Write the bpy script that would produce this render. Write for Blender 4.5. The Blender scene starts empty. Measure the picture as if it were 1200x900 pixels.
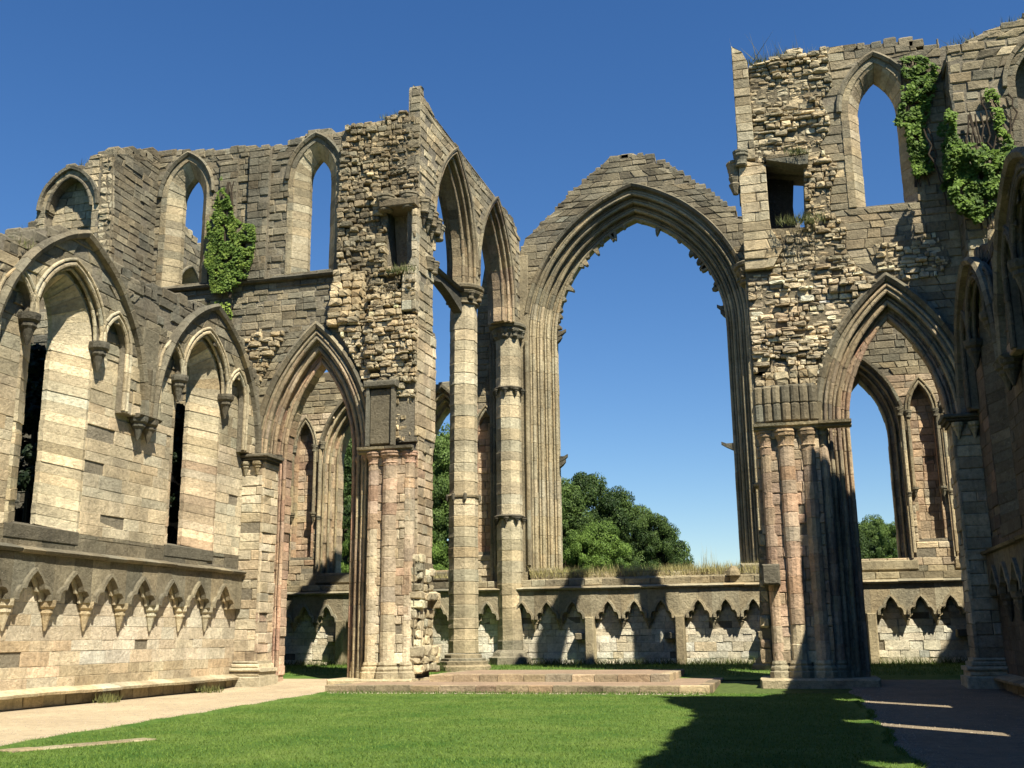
import bpy, math, random
import numpy as np
from mathutils import Vector, Matrix, noise
from mathutils.geometry import tessellate_polygon
random.seed(7); rng = np.random.default_rng(7)
R = random.uniform
scn = bpy.context.scene
col = scn.collection
# ------------------------------------------------------------------ camera
f_px = 1250.0
def nrm(a):
    a = np.array(a, float); return a / np.linalg.norm(a)
_dy = nrm([340, 292, f_px]); _up = -nrm(np.cross([1, -0.010, 0], _dy))
if _up[1] > 0: _up = -_up
_xr = np.cross(_dy, _up)
if _xr[0] < 0: _xr = -_xr
CM = np.stack([_xr, _dy, _up], 1)            # camera (right, down, forward) from world
CAM = np.array([0, 0, 1.7])
cd = bpy.data.cameras.new('camera'); cam = bpy.data.objects.new('camera', cd); col.objects.link(cam)
cd.sensor_width = 36; cd.lens = f_px / 1200 * 36; cd.clip_start = .1; cd.clip_end = 6000
cam.matrix_world = Matrix(((CM[0][0], -CM[1][0], -CM[2][0], CAM[0]), (CM[0][1], -CM[1][1], -CM[2][1], CAM[1]),
                           (CM[0][2], -CM[1][2], -CM[2][2], CAM[2]), (0, 0, 0, 1)))
scn.camera = cam
# ------------------------------------------------------------------ light
SUN = nrm([1.0, -1.0, 1.9])
SUN_EL = math.asin(SUN[2]); SUN_AZ = math.atan2(SUN[0], SUN[1])     # azimuth clockwise from +Y
w = bpy.data.worlds.new('World'); scn.world = w; w.use_nodes = True
nt = w.node_tree; bg = nt.nodes['Background']; sky = nt.nodes.new('ShaderNodeTexSky')
sky.sky_type = 'NISHITA'; sky.sun_disc = False; sky.sun_elevation = SUN_EL; sky.sun_rotation = SUN_AZ
sky.air_density = 1.15; sky.dust_density = .0; sky.ozone_density = 5.0; sky.altitude = 150
hs = nt.nodes.new('ShaderNodeHueSaturation'); hs.inputs['Saturation'].default_value = 1.22; hs.inputs['Hue'].default_value = .507
nt.links.new(sky.outputs[0], hs.inputs['Color']); nt.links.new(hs.outputs[0], bg.inputs[0]); bg.inputs[1].default_value = .066
sl = bpy.data.lights.new('sun', 'SUN'); sl.energy = 5.0; sl.angle = math.radians(.5); sl.color = (1, .94, .80)
so = bpy.data.objects.new('sun', sl); col.objects.link(so); so.rotation_euler = Vector(SUN).to_track_quat('Z', 'Y').to_euler()
so.location = (30, -30, 50)
scn.view_settings.view_transform = 'Standard'; scn.view_settings.look = 'None'
scn.view_settings.exposure = 0.92; scn.view_settings.gamma = 1
scn.cycles.max_bounces = 5; scn.cycles.diffuse_bounces = 1; scn.cycles.glossy_bounces = 2; scn.cycles.transmission_bounces = 2

# ------------------------------------------------------------------ materials
def new_mat(name):
    m = bpy.data.materials.new(name); m.use_nodes = True
    t = m.node_tree; b = t.nodes['Principled BSDF']; b.inputs['Roughness'].default_value = .93
    b.inputs['Specular IOR Level'].default_value = .2
    return m, t, b
def nd(t, typ, **k):
    n = t.nodes.new(typ)
    for a, v in k.items():
        if a in n.inputs.keys(): n.inputs[a].default_value = v
        else: setattr(n, a, v)
    return n
def noise_n(t, vec, scale, detail=4, rough=.6):
    n = nd(t, 'ShaderNodeTexNoise', Scale=scale, Detail=detail, Roughness=rough); t.links.new(vec, n.inputs['Vector']); return n
def ramp(t, fac, stops):
    r = t.nodes.new('ShaderNodeValToRGB'); t.links.new(fac, r.inputs[0]); e = r.color_ramp.elements
    while len(e) < len(stops): e.new(.5)
    for i, (p, c) in enumerate(stops):
        e[i].position = p; e[i].color = (c, c, c, 1) if not hasattr(c, '__len__') else (*c, 1)
    return r
def mix(t, mode, fac, a, b):
    m = t.nodes.new('ShaderNodeMix'); m.data_type = 'RGBA'; m.blend_type = mode
    for s, v in ((0, fac), (6, a), (7, b)):
        if hasattr(v, 'is_linked') or hasattr(v, 'links'): t.links.new(v, m.inputs[s])
        elif s == 0: m.inputs[0].default_value = v
        else: m.inputs[s].default_value = (*v, 1)
    return m.outputs[2]
def stone_mat(name, bump=.8, lichen=1.0, core=False):
    m, t, b = new_mat(name)
    geo = t.nodes.new('ShaderNodeNewGeometry'); P = geo.outputs['Position']
    at = t.nodes.new('ShaderNodeAttribute'); at.attribute_name = 'tone'
    c = at.outputs['Color']
    n1 = noise_n(t, P, 1.1, 5, .65); n2 = noise_n(t, P, 9, 5, .7); n3 = noise_n(t, P, 34, 4, .7)
    c = mix(t, 'MULTIPLY', 1.0, c, ramp(t, n1.outputs[0], [(.25, .68), (.5, 1.0), (.75, 1.3)]).outputs[0])
    c = mix(t, 'MULTIPLY', 1.0, c, ramp(t, n2.outputs[0], [(.25, .6), (.5, 1.0), (.78, 1.32)]).outputs[0])
    n0 = noise_n(t, P, .33, 4, .6)
    c = mix(t, 'MULTIPLY', 1.0, c, ramp(t, n0.outputs[0], [(.3, .74), (.5, 1.0), (.7, 1.22)]).outputs[0])
    # soot and damp streaks running down the face
    mp = nd(t, 'ShaderNodeMapping'); mp.inputs['Scale'].default_value = (1.6, 1.6, .16); t.links.new(P, mp.inputs[0])
    ns = noise_n(t, mp.outputs[0], 1.6, 5, .6)
    c = mix(t, 'MIX', ramp(t, ns.outputs[0], [(.58, 0), (.78, .42)]).outputs[0], c, (.085, .075, .058))
    # pale lichen spots and dark pits
    v = nd(t, 'ShaderNodeTexNoise', Scale=13, Detail=3, Roughness=.8); t.links.new(P, v.inputs['Vector'])
    c = mix(t, 'MIX', ramp(t, v.outputs[0], [(.62, 0), (.70, .42 * lichen)]).outputs[0], c, (.48, .43, .31))
    c = mix(t, 'MIX', ramp(t, n3.outputs[0], [(.24, .75), (.38, 0)]).outputs[0], c, (.05, .043, .035))
    t.links.new(c, b.inputs['Base Color'])
    mth = nd(t, 'ShaderNodeMath', operation='ADD'); t.links.new(n2.outputs[0], mth.inputs[0])
    m2 = nd(t, 'ShaderNodeMath', operation='MULTIPLY'); m2.inputs[1].default_value = .45; t.links.new(n3.outputs[0], m2.inputs[0])
    t.links.new(m2.outputs[0], mth.inputs[1])
    bp = nd(t, 'ShaderNodeBump', Strength=bump, Distance=.07); t.links.new(mth.outputs[0], bp.inputs['Height'])
    t.links.new(bp.outputs[0], b.inputs['Normal'])
    return m
M_STONE = stone_mat('weathered_stone')
def leaf_mat(name, c1, c2, tr=.25):
    m, t, b = new_mat(name); b.inputs['Roughness'].default_value = .6
    at = t.nodes.new('ShaderNodeAttribute'); at.attribute_name = 'tone'
    sp = t.nodes.new('ShaderNodeSeparateColor'); t.links.new(at.outputs['Color'], sp.inputs[0])
    oi = t.nodes.new('ShaderNodeObjectInfo'); ad = nd(t, 'ShaderNodeMath', operation='MULTIPLY_ADD'); t.links.new(oi.outputs['Random'], ad.inputs[0]); ad.inputs[1].default_value = .6; t.links.new(sp.outputs[0], ad.inputs[2]); sb = nd(t, 'ShaderNodeMath', operation='SUBTRACT'); t.links.new(ad.outputs[0], sb.inputs[0]); sb.inputs[1].default_value = .3; sb.use_clamp = True
    c = mix(t, 'MIX', sb.outputs[0], c1, c2); t.links.new(c, b.inputs['Base Color'])
    tl = t.nodes.new('ShaderNodeBsdfTranslucent'); t.links.new(c, tl.inputs[0])
    ms = t.nodes.new('ShaderNodeMixShader'); ms.inputs[0].default_value = tr
    t.links.new(b.outputs[0], ms.inputs[1]); t.links.new(tl.outputs[0], ms.inputs[2])
    t.links.new(ms.outputs[0], t.nodes['Material Output'].inputs[0])
    return m
M_TREE = leaf_mat('tree_leaves', (.024, .048, .012), (.135, .205, .045))
M_TREE2 = leaf_mat('pale_tree_leaves', (.045, .085, .016), (.18, .28, .05))
M_IVY = leaf_mat('ivy_leaves', (.10, .17, .03), (.34, .43, .08), .3)
M_IVYD = leaf_mat('dark_ivy_leaves', (.05, .10, .015), (.21, .32, .05), .3)
M_DRY = leaf_mat('dry_grass', (.22, .21, .07), (.48, .42, .19), .3)
M_TUFT = leaf_mat('wall_grass', (.07, .09, .03), (.22, .22, .08), .3)
def bark():
    m, t, b = new_mat('bark'); b.inputs['Base Color'].default_value = (.06, .045, .03, 1); return m
M_BARK = bark()
def ground_mat(name, base, var, scale=.5, fine=30, bump=.4, dist=.03, spots=None):
    m, t, b = new_mat(name); geo = t.nodes.new('ShaderNodeNewGeometry'); P = geo.outputs['Position']
    n1 = noise_n(t, P, scale, 5, .6); n2 = noise_n(t, P, fine, 4, .7); n4 = noise_n(t, P, 4, 4, .7)
    c = mix(t, 'MIX', ramp(t, n1.outputs[0], [(.35, 0), (.68, 1)]).outputs[0], base, var)
    c = mix(t, 'MULTIPLY', 1.0, c, ramp(t, n2.outputs[0], [(.25, .6), (.75, 1.35)]).outputs[0])
    c = mix(t, 'MULTIPLY', 1.0, c, ramp(t, n4.outputs[0], [(.3, .8), (.7, 1.18)]).outputs[0])
    if spots: c = mix(t, 'MIX', ramp(t, n4.outputs[0], [(.6, 0), (.68, .7)]).outputs[0], c, spots)
    t.links.new(c, b.inputs['Base Color'])
    bp = nd(t, 'ShaderNodeBump', Strength=bump, Distance=dist); t.links.new(n2.outputs[0], bp.inputs['Height']); t.links.new(bp.outputs[0], b.inputs['Normal'])
    return m
M_LAWN = ground_mat('lawn_turf', (.055, .13, .018), (.15, .215, .045), .55, 40, .8, .05)
M_PATH = ground_mat('sandy_path', (.46, .37, .235), (.36, .28, .18), .5, 60, .35, .02)
M_PLAT = ground_mat('platform_gravel', (.33, .235, .155), (.25, .18, .12), .9, 50, .5, .02)
M_FIELD = ground_mat('rough_grass', (.05, .09, .02), (.09, .12, .03), .05, 6, .5, .1)

# ------------------------------------------------------------------ colour of a stone by where it sits
PAL = dict(grey=(.172, .154, .110), dgrey=(.088, .080, .060), buff=(.42, .34, .20), cream=(.63, .545, .375), pink=(.43, .255, .18), ochre=(.42, .285, .135), white=(.74, .69, .57))
def tone(mixw, p, var=.16):
    """mixw: palette weights; a patch noise shifts the weights from place to place"""
    ks = list(mixw); ws = []
    for i, k in enumerate(ks):
        n = noise.noise(Vector((p[0] * .45 + 31 * i, p[1] * .45, p[2] * .45))) + .5 * noise.noise(Vector((p[0] * 1.6, p[1] * 1.6 + 17 * i, p[2] * 1.6)))
        ws.append(max(.02, mixw[k] * (1 + 1.3 * n)) * math.exp(random.gauss(0, .3)))
    s = sum(ws); c = [sum(PAL[k][j] * wv for k, wv in zip(ks, ws)) / s for j in range(3)]
    v = math.exp(random.gauss(0, var)); h = random.gauss(0, .03)
    return (min(.75, c[0] * v * (1 + h)), min(.7, c[1] * v), min(.6, c[2] * v * (1 - h)))

# ------------------------------------------------------------------ collectors
def new_mesh(name, v, f, cols=None, mat=None):
    me = bpy.data.meshes.new(name); me.from_pydata([tuple(x) for x in v], [], f)
    if cols is not None:
        a = me.color_attributes.new('tone', 'FLOAT_COLOR', 'POINT')
        arr = np.ones((len(v), 4), np.float32); arr[:, :3] = cols; a.data.foreach_set('color', arr.ravel())
    if mat: me.materials.append(mat)
    return me
def link(name, me, parent=None, loc=(0, 0, 0)):
    o = bpy.data.objects.new(name, me); col.objects.link(o); o.location = loc
    if parent: o.parent = parent
    return o
def tag(o, label, cat, group=None, kind=None):
    if label: o['label'] = label
    if cat: o['category'] = cat
    if group: o['group'] = group
    if kind: o['kind'] = kind
    return o
def proj(V):
    c = (np.asarray(V) - CAM) @ CM.T; z = np.maximum(c[:, 2], .1)
    return 600 + f_px * c[:, 0] / z, 450 + f_px * c[:, 1] / z, c[:, 2]
class Thing:
    def __init__(s, name, label, cat, base, group=None):
        s.e = bpy.data.objects.new(name, None); col.objects.link(s.e); s.e.location = base; s.e.empty_display_size = .5
        tag(s.e, label, cat, group); s.b = np.array(base, float); s.p = {}
    def add(s, name, V, F, c):
        s.p.setdefault(name, []).append((np.asarray(V, float), F, c))
    def finish(s, mat=None, limit=300, minpx=9):
        mat = mat or M_STONE
        for name, L in s.p.items():
            sc = []
            for i, (V, F, c) in enumerate(L):
                x, y, z = proj(V); a = 0
                if z.min() > 0 and x.max() > 0 and x.min() < 1200 and y.max() > 0 and y.min() < 900:
                    wd, ht = x.max() - x.min(), y.max() - y.min()
                    if max(wd, ht) >= minpx: a = wd * ht
                sc.append(a)
            single = set(i for i in sorted(range(len(L)), key=lambda i: -sc[i])[:limit] if sc[i] > 0)
            if name.startswith('core'): single = set()
            rest = [L[i] for i in range(len(L)) if i not in single]
            for i in sorted(single):
                V, F, c = L[i]; m = V.mean(0)
                link(name, new_mesh(name, V - m, F, np.tile(c, (len(V), 1)), mat), s.e, tuple(m - s.b))
            if rest:
                vs, fs, cs, n = [], [], [], 0
                for V, F, c in rest:
                    vs.append(V - s.b); cs.append(np.tile(c, (len(V), 1))); fs += [tuple(k + n for k in q) for q in F]; n += len(V)
                one = len(rest) == 1
                nm = 'wall_core' if name.startswith('core') else (name if one else name + 's')
                o = link(nm, new_mesh(nm, np.concatenate(vs), fs, np.concatenate(cs), mat), s.e)
                if not one and not name.startswith('core'): o['kind'] = 'stuff'
        s.p = {}
        return s.e
class Face:
    def __init__(s, o, u, n):
        s.o = np.array(o, float); s.u = nrm(u); s.n = nrm(n); s.z = np.array([0, 0, 1.])
    def P(s, u, v, d=0): return s.o + u * s.u + v * s.z + d * s.n
    def PP(s, a):
        a = np.asarray(a, float); return s.o + a[:, :1] * s.u + a[:, 1:2] * s.z + a[:, 2:3] * s.n

# ------------------------------------------------------------------ polygons
def spans(polys, v):
    xs = []
    for P in polys:
        n = len(P)
        for i in range(n):
            (x0, y0), (x1, y1) = P[i], P[(i + 1) % n]
            if (y0 <= v) != (y1 <= v): xs.append(x0 + (v - y0) * (x1 - x0) / (y1 - y0))
    xs.sort(); return [(xs[i], xs[i + 1]) for i in range(0, len(xs) - 1, 2)]
def inside(polys, u, v):
    return any(a <= u <= b for a, b in spans(polys, v))
def ragged(pts, step=.5, amp=.16):
    """break a top edge given as points into uneven stone steps"""
    out = [pts[0]]
    for (x0, y0), (x1, y1) in zip(pts, pts[1:]):
        L = math.hypot(x1 - x0, y1 - y0); n = max(1, int(L / step)); yp = out[-1][1]
        for i in range(1, n + 1):
            t = i / n; x = x0 + (x1 - x0) * t; y = y0 + (y1 - y0) * t
            if i < n or True:
                yn = y + R(-amp, amp); out += [(x - R(.02, .1) * np.sign(x1 - x0 + 1e-9), out[-1][1] + R(-.03, .03)), (x, yn)]
    out[-1] = pts[-1]; return out
def core(th, fc, outer, holes, T, d0=-.035, c=(.22, .19, .135), name='core'):
    loops = [outer] + holes
    tri = tessellate_polygon([[Vector((x, y, 0)) for x, y in L] for L in loops])
    flat = [p for L in loops for p in L]; n = len(flat)
    V = [fc.P(x, y, d0) for x, y in flat] + [fc.P(x, y, -T) for x, y in flat]
    F = [tuple(t) for t in tri] + [tuple(n + k for k in reversed(t)) for t in tri]; o = 0
    for L in loops:
        m = len(L); F += [(o + i, o + (i + 1) % m, n + o + (i + 1) % m, n + o + i) for i in range(m)]; o += m
    th.add(name, V, F, c)
def block(th, fc, q, d1, d0, ch, c, name='stone', jit=.012, gap=.007):
    """q: four corners (bl, br, tr, tl) in (u, v); front face d1 with chamfer ch"""
    q = np.array(q, float); m = q.mean(0)
    def ins(k): 
        r = q - m; L = np.abs(r); L[L == 0] = 1e-6; return m + r * np.maximum(0, (L - k)) / L
    o, i = ins(gap), ins(gap + ch)
    j = lambda s: rng.normal(0, s, 4)
    A = [np.column_stack([o, np.full(4, d0)]), np.column_stack([o, d1 - ch * .9 + j(jit * .5)]), np.column_stack([i + rng.normal(0, jit * .6, (4, 2)), d1 + j(jit)])]
    V = fc.PP(np.concatenate(A))
    F = [(8, 9, 10, 11)]
    for k in range(4):
        l = (k + 1) % 4; F += [(k, l, 4 + l, 4 + k), (4 + k, 4 + l, 8 + l, 8 + k)]
    th.add(name, V, F, c)
def ashlar(th, fc, polys, zone, ch=(.26, .36), bl=(.42, .85), d=0., dj=.014, miss=.004, cham=.022, v0=None, v1=None, name='stone', wobble=0., var=.16, depth=.1, gap=.007, jit=.012):
    lo = min(p[1] for p in polys[0]); hi = max(p[1] for p in polys[0])
    v = lo if v0 is None else v0; hi = hi if v1 is None else v1
    while v < hi - .06:
        h = R(*ch)
        if v + h > hi: h = hi - v
        a, b = spans(polys, v + .01), spans(polys, v + h - .01); m = spans(polys, v + h / 2)
        if len(a) == len(b) and len(a): iv = list(zip(a, b))
        else: iv = [(s, s) for s in m]
        for (a0, a1), (b0, b1) in iv:
            if max(a0, b0) >= min(a1, b1): 
                a0 = b0 = (a0 + b0) / 2; a1 = b1 = (a1 + b1) / 2
            L = (a1 - a0 + b1 - b0) / 2
            if L < .07: continue
            cuts = [0]; 
            while cuts[-1] < L: cuts.append(cuts[-1] + R(*bl))
            if len(cuts) > 2 and L - cuts[-2] < bl[0] * .5: cuts.pop(-2)
            cuts[-1] = L; ts = [k / L for k in cuts]
            for t0, t1 in zip(ts, ts[1:]):
                q = [(a0 + (a1 - a0) * t0, v), (a0 + (a1 - a0) * t1, v), (b0 + (b1 - b0) * t1, v + h), (b0 + (b1 - b0) * t0, v + h)]
                if random.random() < miss: continue
                dd = d + R(-dj, dj) - (R(.02, .06) if random.random() < .06 else 0)
                cu, cv = (q[0][0] + q[2][0]) / 2, v + h / 2; p = fc.P(cu, cv)
                z = zone(cu, cv) if callable(zone) else zone
                if wobble: q = [(x + R(-wobble, wobble), y + R(-wobble, wobble)) for x, y in q]
                block(th, fc, q, dd, d - depth, cham * R(.6, 1.5), tone(z, p, var), name, jit, gap)
        v += h
def lump(th, fc, u, v, wu, wv, d0, d1, c, name='rubble_stone'):
    """rounded irregular boulder face: three rings of eight"""
    k = 8; V = []
    ph = R(-.2, .2)
    for rr, dd in ((1.0, -.12), (1.0, d1 - min(.07, wv * .35)), (R(.74, .92), d1 - .012 + R(-.02, .01))):
        for i in range(k):
            a = 2 * math.pi * i / k + math.pi / 8 + ph; ca, sa = math.cos(a), math.sin(a)
            x = math.copysign(abs(ca) ** .32, ca) * wu / 2 * rr * R(.84, 1.06); y = math.copysign(abs(sa) ** .32, sa) * wv / 2 * rr * R(.8, 1.08)
            V.append((u + x, v + y, dd + (R(-.025, .025) if dd > 0 else 0)))
    V.append((u + R(-.08, .08) * wu * 4, v + R(-.1, .1) * wv * 2, d1 + R(-.02, .025)))
    F = []
    for r in range(2):
        for i in range(k): F.append((r * k + i, r * k + (i + 1) % k, (r + 1) * k + (i + 1) % k, (r + 1) * k + i))
    F += [(2 * k + i, 2 * k + (i + 1) % k, 3 * k) for i in range(k)]
    th.add(name, fc.PP(V), F, c)
def rubble(th, fc, polys, zone, dep, ch=(.14, .3), bl=(.2, .55), var=.26):
    if ch[1] < .29: ch = (ch[0] * .62, ch[1] * .95); bl = (bl[0] * .6, bl[1] * 1.0)
    core(th, fc, polys[0], polys[1:2], 0, .03, (.20, .165, .105), 'core_mortar')
    lo = min(p[1] for p in polys[0]); hi = max(p[1] for p in polys[0]); v = lo
    while v < hi:
        h = R(*ch)
        for a, b in spans(polys, v + h / 2):
            u = a; wave = R(-.3, .3)
            while u < b - .05:
                wd = min(bl[0] + (bl[1] - bl[0]) * random.random() ** 1.6, b - u)
                cu, cv = u + wd / 2, v + h / 2 + R(-.03, .03) + .05 * noise.noise(Vector((u * 1.4, v * .5, 12)))
                z = zone(cu, cv) if callable(zone) else zone
                dd = max(.05, dep(cu, cv) * .72 + R(-.045, .055) + (.1 if random.random() < .06 else 0))
                if random.random() > .07:
                    lump(th, fc, cu, cv, wd * R(.92, 1.1), h * R(.9, 1.15), min(-.1, dd - .35), dd, tone(z, fc.P(cu, cv), var))
                u += wd
        v += h
def prism(th, name, fc, secs, c, caps=True):
    """secs: list of cross sections, each K points (u, v, d)"""
    K = len(secs[0]); V = fc.PP(np.concatenate([np.array(s, float) for s in secs])); F = []
    for s in range(len(secs) - 1):
        for i in range(K): F.append((s * K + i, s * K + (i + 1) % K, (s + 1) * K + (i + 1) % K, (s + 1) * K + i))
    F += [tuple(range(K - 1, -1, -1)), tuple((len(secs) - 1) * K + i for i in range(K))]
    th.add(name, V, F, c)
def shrink(prof, k):
    p = np.array(prof, float); m = p.mean(0); r = p - m; L = np.linalg.norm(r, axis=1, keepdims=True); return m + r * np.maximum(.1, (L - k) / L)
class Arch:
    """pointed opening: centre c, half width a, springing sp, apex ap, sill s"""
    def __init__(s, c, a, sp, ap, sill):
        s.c, s.a, s.sp, s.ap, s.sill = c, a, sp, ap, sill; h = ap - sp; s.R = (a * a + h * h) / (2 * a)
    def arc(s, sg, n, t):
        cx = s.c + sg * (s.a - s.R); r = s.R + n; ph = math.acos(max(-1, min(1, (s.R - s.a) / r)))
        return (cx + sg * r * math.cos(ph * t), s.sp + r * math.sin(ph * t))
    def jamb(s, sg, n, v): return (s.c + sg * (s.a + n), v)
    def poly(s, n=0, m=9, sill=None):
        b = (s.sill if sill is None else sill)
        L = [s.jamb(-1, n, b)] + [s.arc(-1, n, i / m) for i in range(m + 1)] + [s.arc(1, n, i / m) for i in range(m - 1, -1, -1)] + [s.jamb(1, n, b)]
        return L
    def at(s, sg, n, k):
        return s.jamb(sg, n, k[1]) if k[0] == 'j' else s.arc(sg, n, k[1])
def ring(th, fc, A, prof, seg, zone, name='voussoir', jamb=True, arcs=True, segj=None, jit=.008, gr=.014, t0=0., t1=1., sides=(-1, 1), jtop=None, var=.14, skip=0., arches=None):
    arches = arches or [A] * len(prof)
    def pt(B, sg, n, k):
        if k[0] == 'j' and B is not A: k = ('j', B.sill + (k[1] - A.sill) / (A.sp - A.sill) * (B.sp - B.sill))
        return B.at(sg, n, k)
    lenarc = A.R * math.acos(max(-1, min(1, (A.R - A.a) / A.R)))
    for sg in sides:
        ks = []
        if jamb:
            top = A.sp if jtop is None else jtop
            n = max(1, round((top - A.sill) / (segj or seg))); ks += [(('j', A.sill + (top - A.sill) * i / n), ('j', A.sill + (top - A.sill) * (i + 1) / n)) for i in range(n)]
        if arcs:
            n = max(2, round(lenarc * (t1 - t0) / seg)); ks += [(('a', t0 + (t1 - t0) * i / n), ('a', t0 + (t1 - t0) * (i + 1) / n)) for i in range(n)]
        for k0, k1 in ks:
            if random.random() < skip: continue
            L = (k1[1] - k0[1]) * (1 if k0[0] == 'j' else lenarc); e = min(.25, gr / L)
            jn, jd = R(-jit, jit), R(-jit, jit); P1 = [(n + jn, d + jd) for n, d in prof]; P0 = shrink(P1, gr * 1.3)
            secs = []
            for t, P in ((0, P0), (e, P1), (.5, P1), (1 - e, P1), (1, P0)):
                if t == .5 and k0[0] == 'j': continue
                k = (k0[0], k0[1] + (k1[1] - k0[1]) * t)
                secs.append([(*pt(B, sg, n, k), d) for (n, d), B in zip(P, arches)])
            u, v = A.at(sg, prof[0][0], k0); z = zone(u, v) if callable(zone) else zone
            prism(th, name, fc, secs, tone(z, fc.P(u, v), var))
def roll(n, d, r, k=8): return [(n + r * math.cos(2 * math.pi * i / k + .39), d + r * math.sin(2 * math.pi * i / k + .39)) for i in range(k)]
def course(th, fc, u0, u1, v, prof, zone, seg=.7, name='string_stone', gr=.012, jit=.01, skip=0, slope=0., var=.14):
    n = max(1, round((u1 - u0) / seg))
    for i in range(n):
        if random.random() < skip: continue
        a, b = u0 + (u1 - u0) * i / n, u0 + (u1 - u0) * (i + 1) / n; jv, jd = R(-jit, jit), R(-jit, jit)
        P1 = [(x + jv, d + jd) for x, d in prof]; P0 = shrink(P1, gr)
        secs = [[(t, v + x + slope * (t - u0), d) for x, d in P] for t, P in ((a, P0), (a + gr, P1), (b - gr, P1), (b, P0))]
        z = zone((a + b) / 2, v) if callable(zone) else zone
        prism(th, name, fc, secs, tone(z, fc.P((a + b) / 2, v), var))
def bevelbox(th, name, fc, u0, u1, v0, v1, d0, d1, c, ch=.03):
    secs = []
    for d, k in ((d0, 0), (d1 - ch, 0), (d1, ch)):
        secs.append([(u0 + k, v0 + k, d), (u1 - k, v0 + k, d), (u1 - k, v1 - k, d), (u0 + k, v1 - k, d)])
    prism(th, name, fc, secs, c)
def lathe(th, name, cx, cy, prof, zone, k=10, ph=0., sx=1., var=.12, lo=0, hi=None, jit=.006):
    """stack of (z, r); one closed piece"""
    V = []
    dx, dy = R(-jit, jit), R(-jit, jit)
    for z, r in prof:
        for i in range(k):
            a = 2 * math.pi * (i + .5) / k + ph; rj = r + (R(-.011, .007) if r > .15 else 0); V.append((cx + dx + rj * math.cos(a) * sx, cy + dy + rj * math.sin(a), z))
    F = []; n = len(prof)
    for s in range(n - 1):
        for i in range(k): F.append((s * k + i, s * k + (i + 1) % k, (s + 1) * k + (i + 1) % k, (s + 1) * k + i))
    F += [tuple(range(k - 1, -1, -1)), tuple((n - 1) * k + i for i in range(k))]
    th.add(name, V, F, tone(zone, (cx, cy, prof[0][0]), var))
def shaft(th, cx, cy, z0, z1, r, zone, dr=(.35, .55), k=10, name='drum', ph=0., var=.12, gv=.012):
    z = z0
    while z < z1 - .02:
        h = min(R(*dr), z1 - z)
        if z1 - z - h < .12: h = z1 - z
        zo = zone(z) if callable(zone) else zone
        rr = r * R(.975, 1.01); g1 = gv * R(.6, 2.2); lathe(th, name, cx, cy, [(z, rr - gv), (z + gv, rr), (z + h * .5, rr * R(.985, 1)), (z + h - g1, rr), (z + h, rr - g1)], zo, k, ph, var=var); z += h
def capital(th, cx, cy, z, r, h, zone, k=10, ph=0., name='capital', out=1.35):
    lathe(th, name, cx, cy, [(z, r * 1.0), (z + .04, r * 1.12), (z + .09, r * 1.0), (z + h * .35, r * 1.03), (z + h * .62, r * (out - .12)), (z + h * .66, r * out), (z + h * .8, r * (out + .02)), (z + h * .84, r * (out - .08)), (z + h * .88, r * (out + .1)), (z + h, r * (out + .06))], zone, k, ph)
def plinth(th, cx, cy, z, r, h, zone, k=10, ph=0., name='base'):
    lathe(th, name, cx, cy, [(z, r * 1.38), (z + h * .45, r * 1.38), (z + h * .5, r * 1.22), (z + h * .62, r * 1.28), (z + h * .72, r * 1.2), (z + h * .76, r * 1.05), (z + h * .86, r * 1.12), (z + h, r * 1.0)], zone, k, ph)
def corbel(th, fc, u, v, r, h, zone, name='corbel', out=.0):
    """tapering bracket under a moulding, top at v"""
    c = fc.P(u, v, out)
    lathe(th, name, c[0], c[1], [(v - h, r * .12), (v - h * .8, r * .3), (v - h * .5, r * .55), (v - h * .42, r * .72), (v - h * .3, r * .7), (v - h * .22, r * .95), (v - h * .1, r), (v, r)], zone, 10)
def scatter_top(th, fc, pts, zone, T, amp=.2, step=.42, name='coping_stone', h=(.14, .32)):
    """loose thick stones along a broken wall head"""
    for (x0, y0), (x1, y1) in zip(pts, pts[1:]):
        L = math.hypot(x1 - x0, y1 - y0); n = max(1, int(L / step))
        for i in range(n):
            t = (i + R(.1, .9)) / n; u = x0 + (x1 - x0) * t; v = y0 + (y1 - y0) * t - .1
            dpt = 0.
            while dpt > -T:
                dd = R(.35, .7); ww = R(.25, .6); hh = R(*h) + (R(0, amp) if random.random() < .3 else 0)
                secs = []
                for vv, k in ((v - .1, 0), (v + hh - .05, 0), (v + hh, .04)):
                    secs.append([(u - ww / 2 + k + R(-.03, .03), vv, dpt - k), (u + ww / 2 - k + R(-.03, .03), vv + R(-.02, .02), dpt - k), (u + ww / 2 - k, vv, max(-T, dpt - dd) + k), (u - ww / 2 + k, vv + R(-.02, .02), max(-T, dpt - dd) + k)])
                z = zone(u, v) if callable(zone) else zone
                prism(th, name, fc, secs, tone(z, fc.P(u, v), .2)); dpt -= dd
Zg = dict(grey=1., dgrey=.45, buff=.3); Zgb = dict(grey=1., buff=.8, dgrey=.15); Zb = dict(buff=1., cream=.5, grey=.3)
Zc = dict(cream=1., buff=.5, ochre=.15); Zcb = dict(cream=.8, buff=.8, ochre=.25, pink=.15); Zp = dict(pink=1., buff=.5, cream=.25); Zpb = dict(pink=.6, buff=.8, cream=.5)
Zdg = dict(dgrey=1., grey=.7); Zr = dict(ochre=.5, buff=.9, grey=.5, cream=.2)
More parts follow.
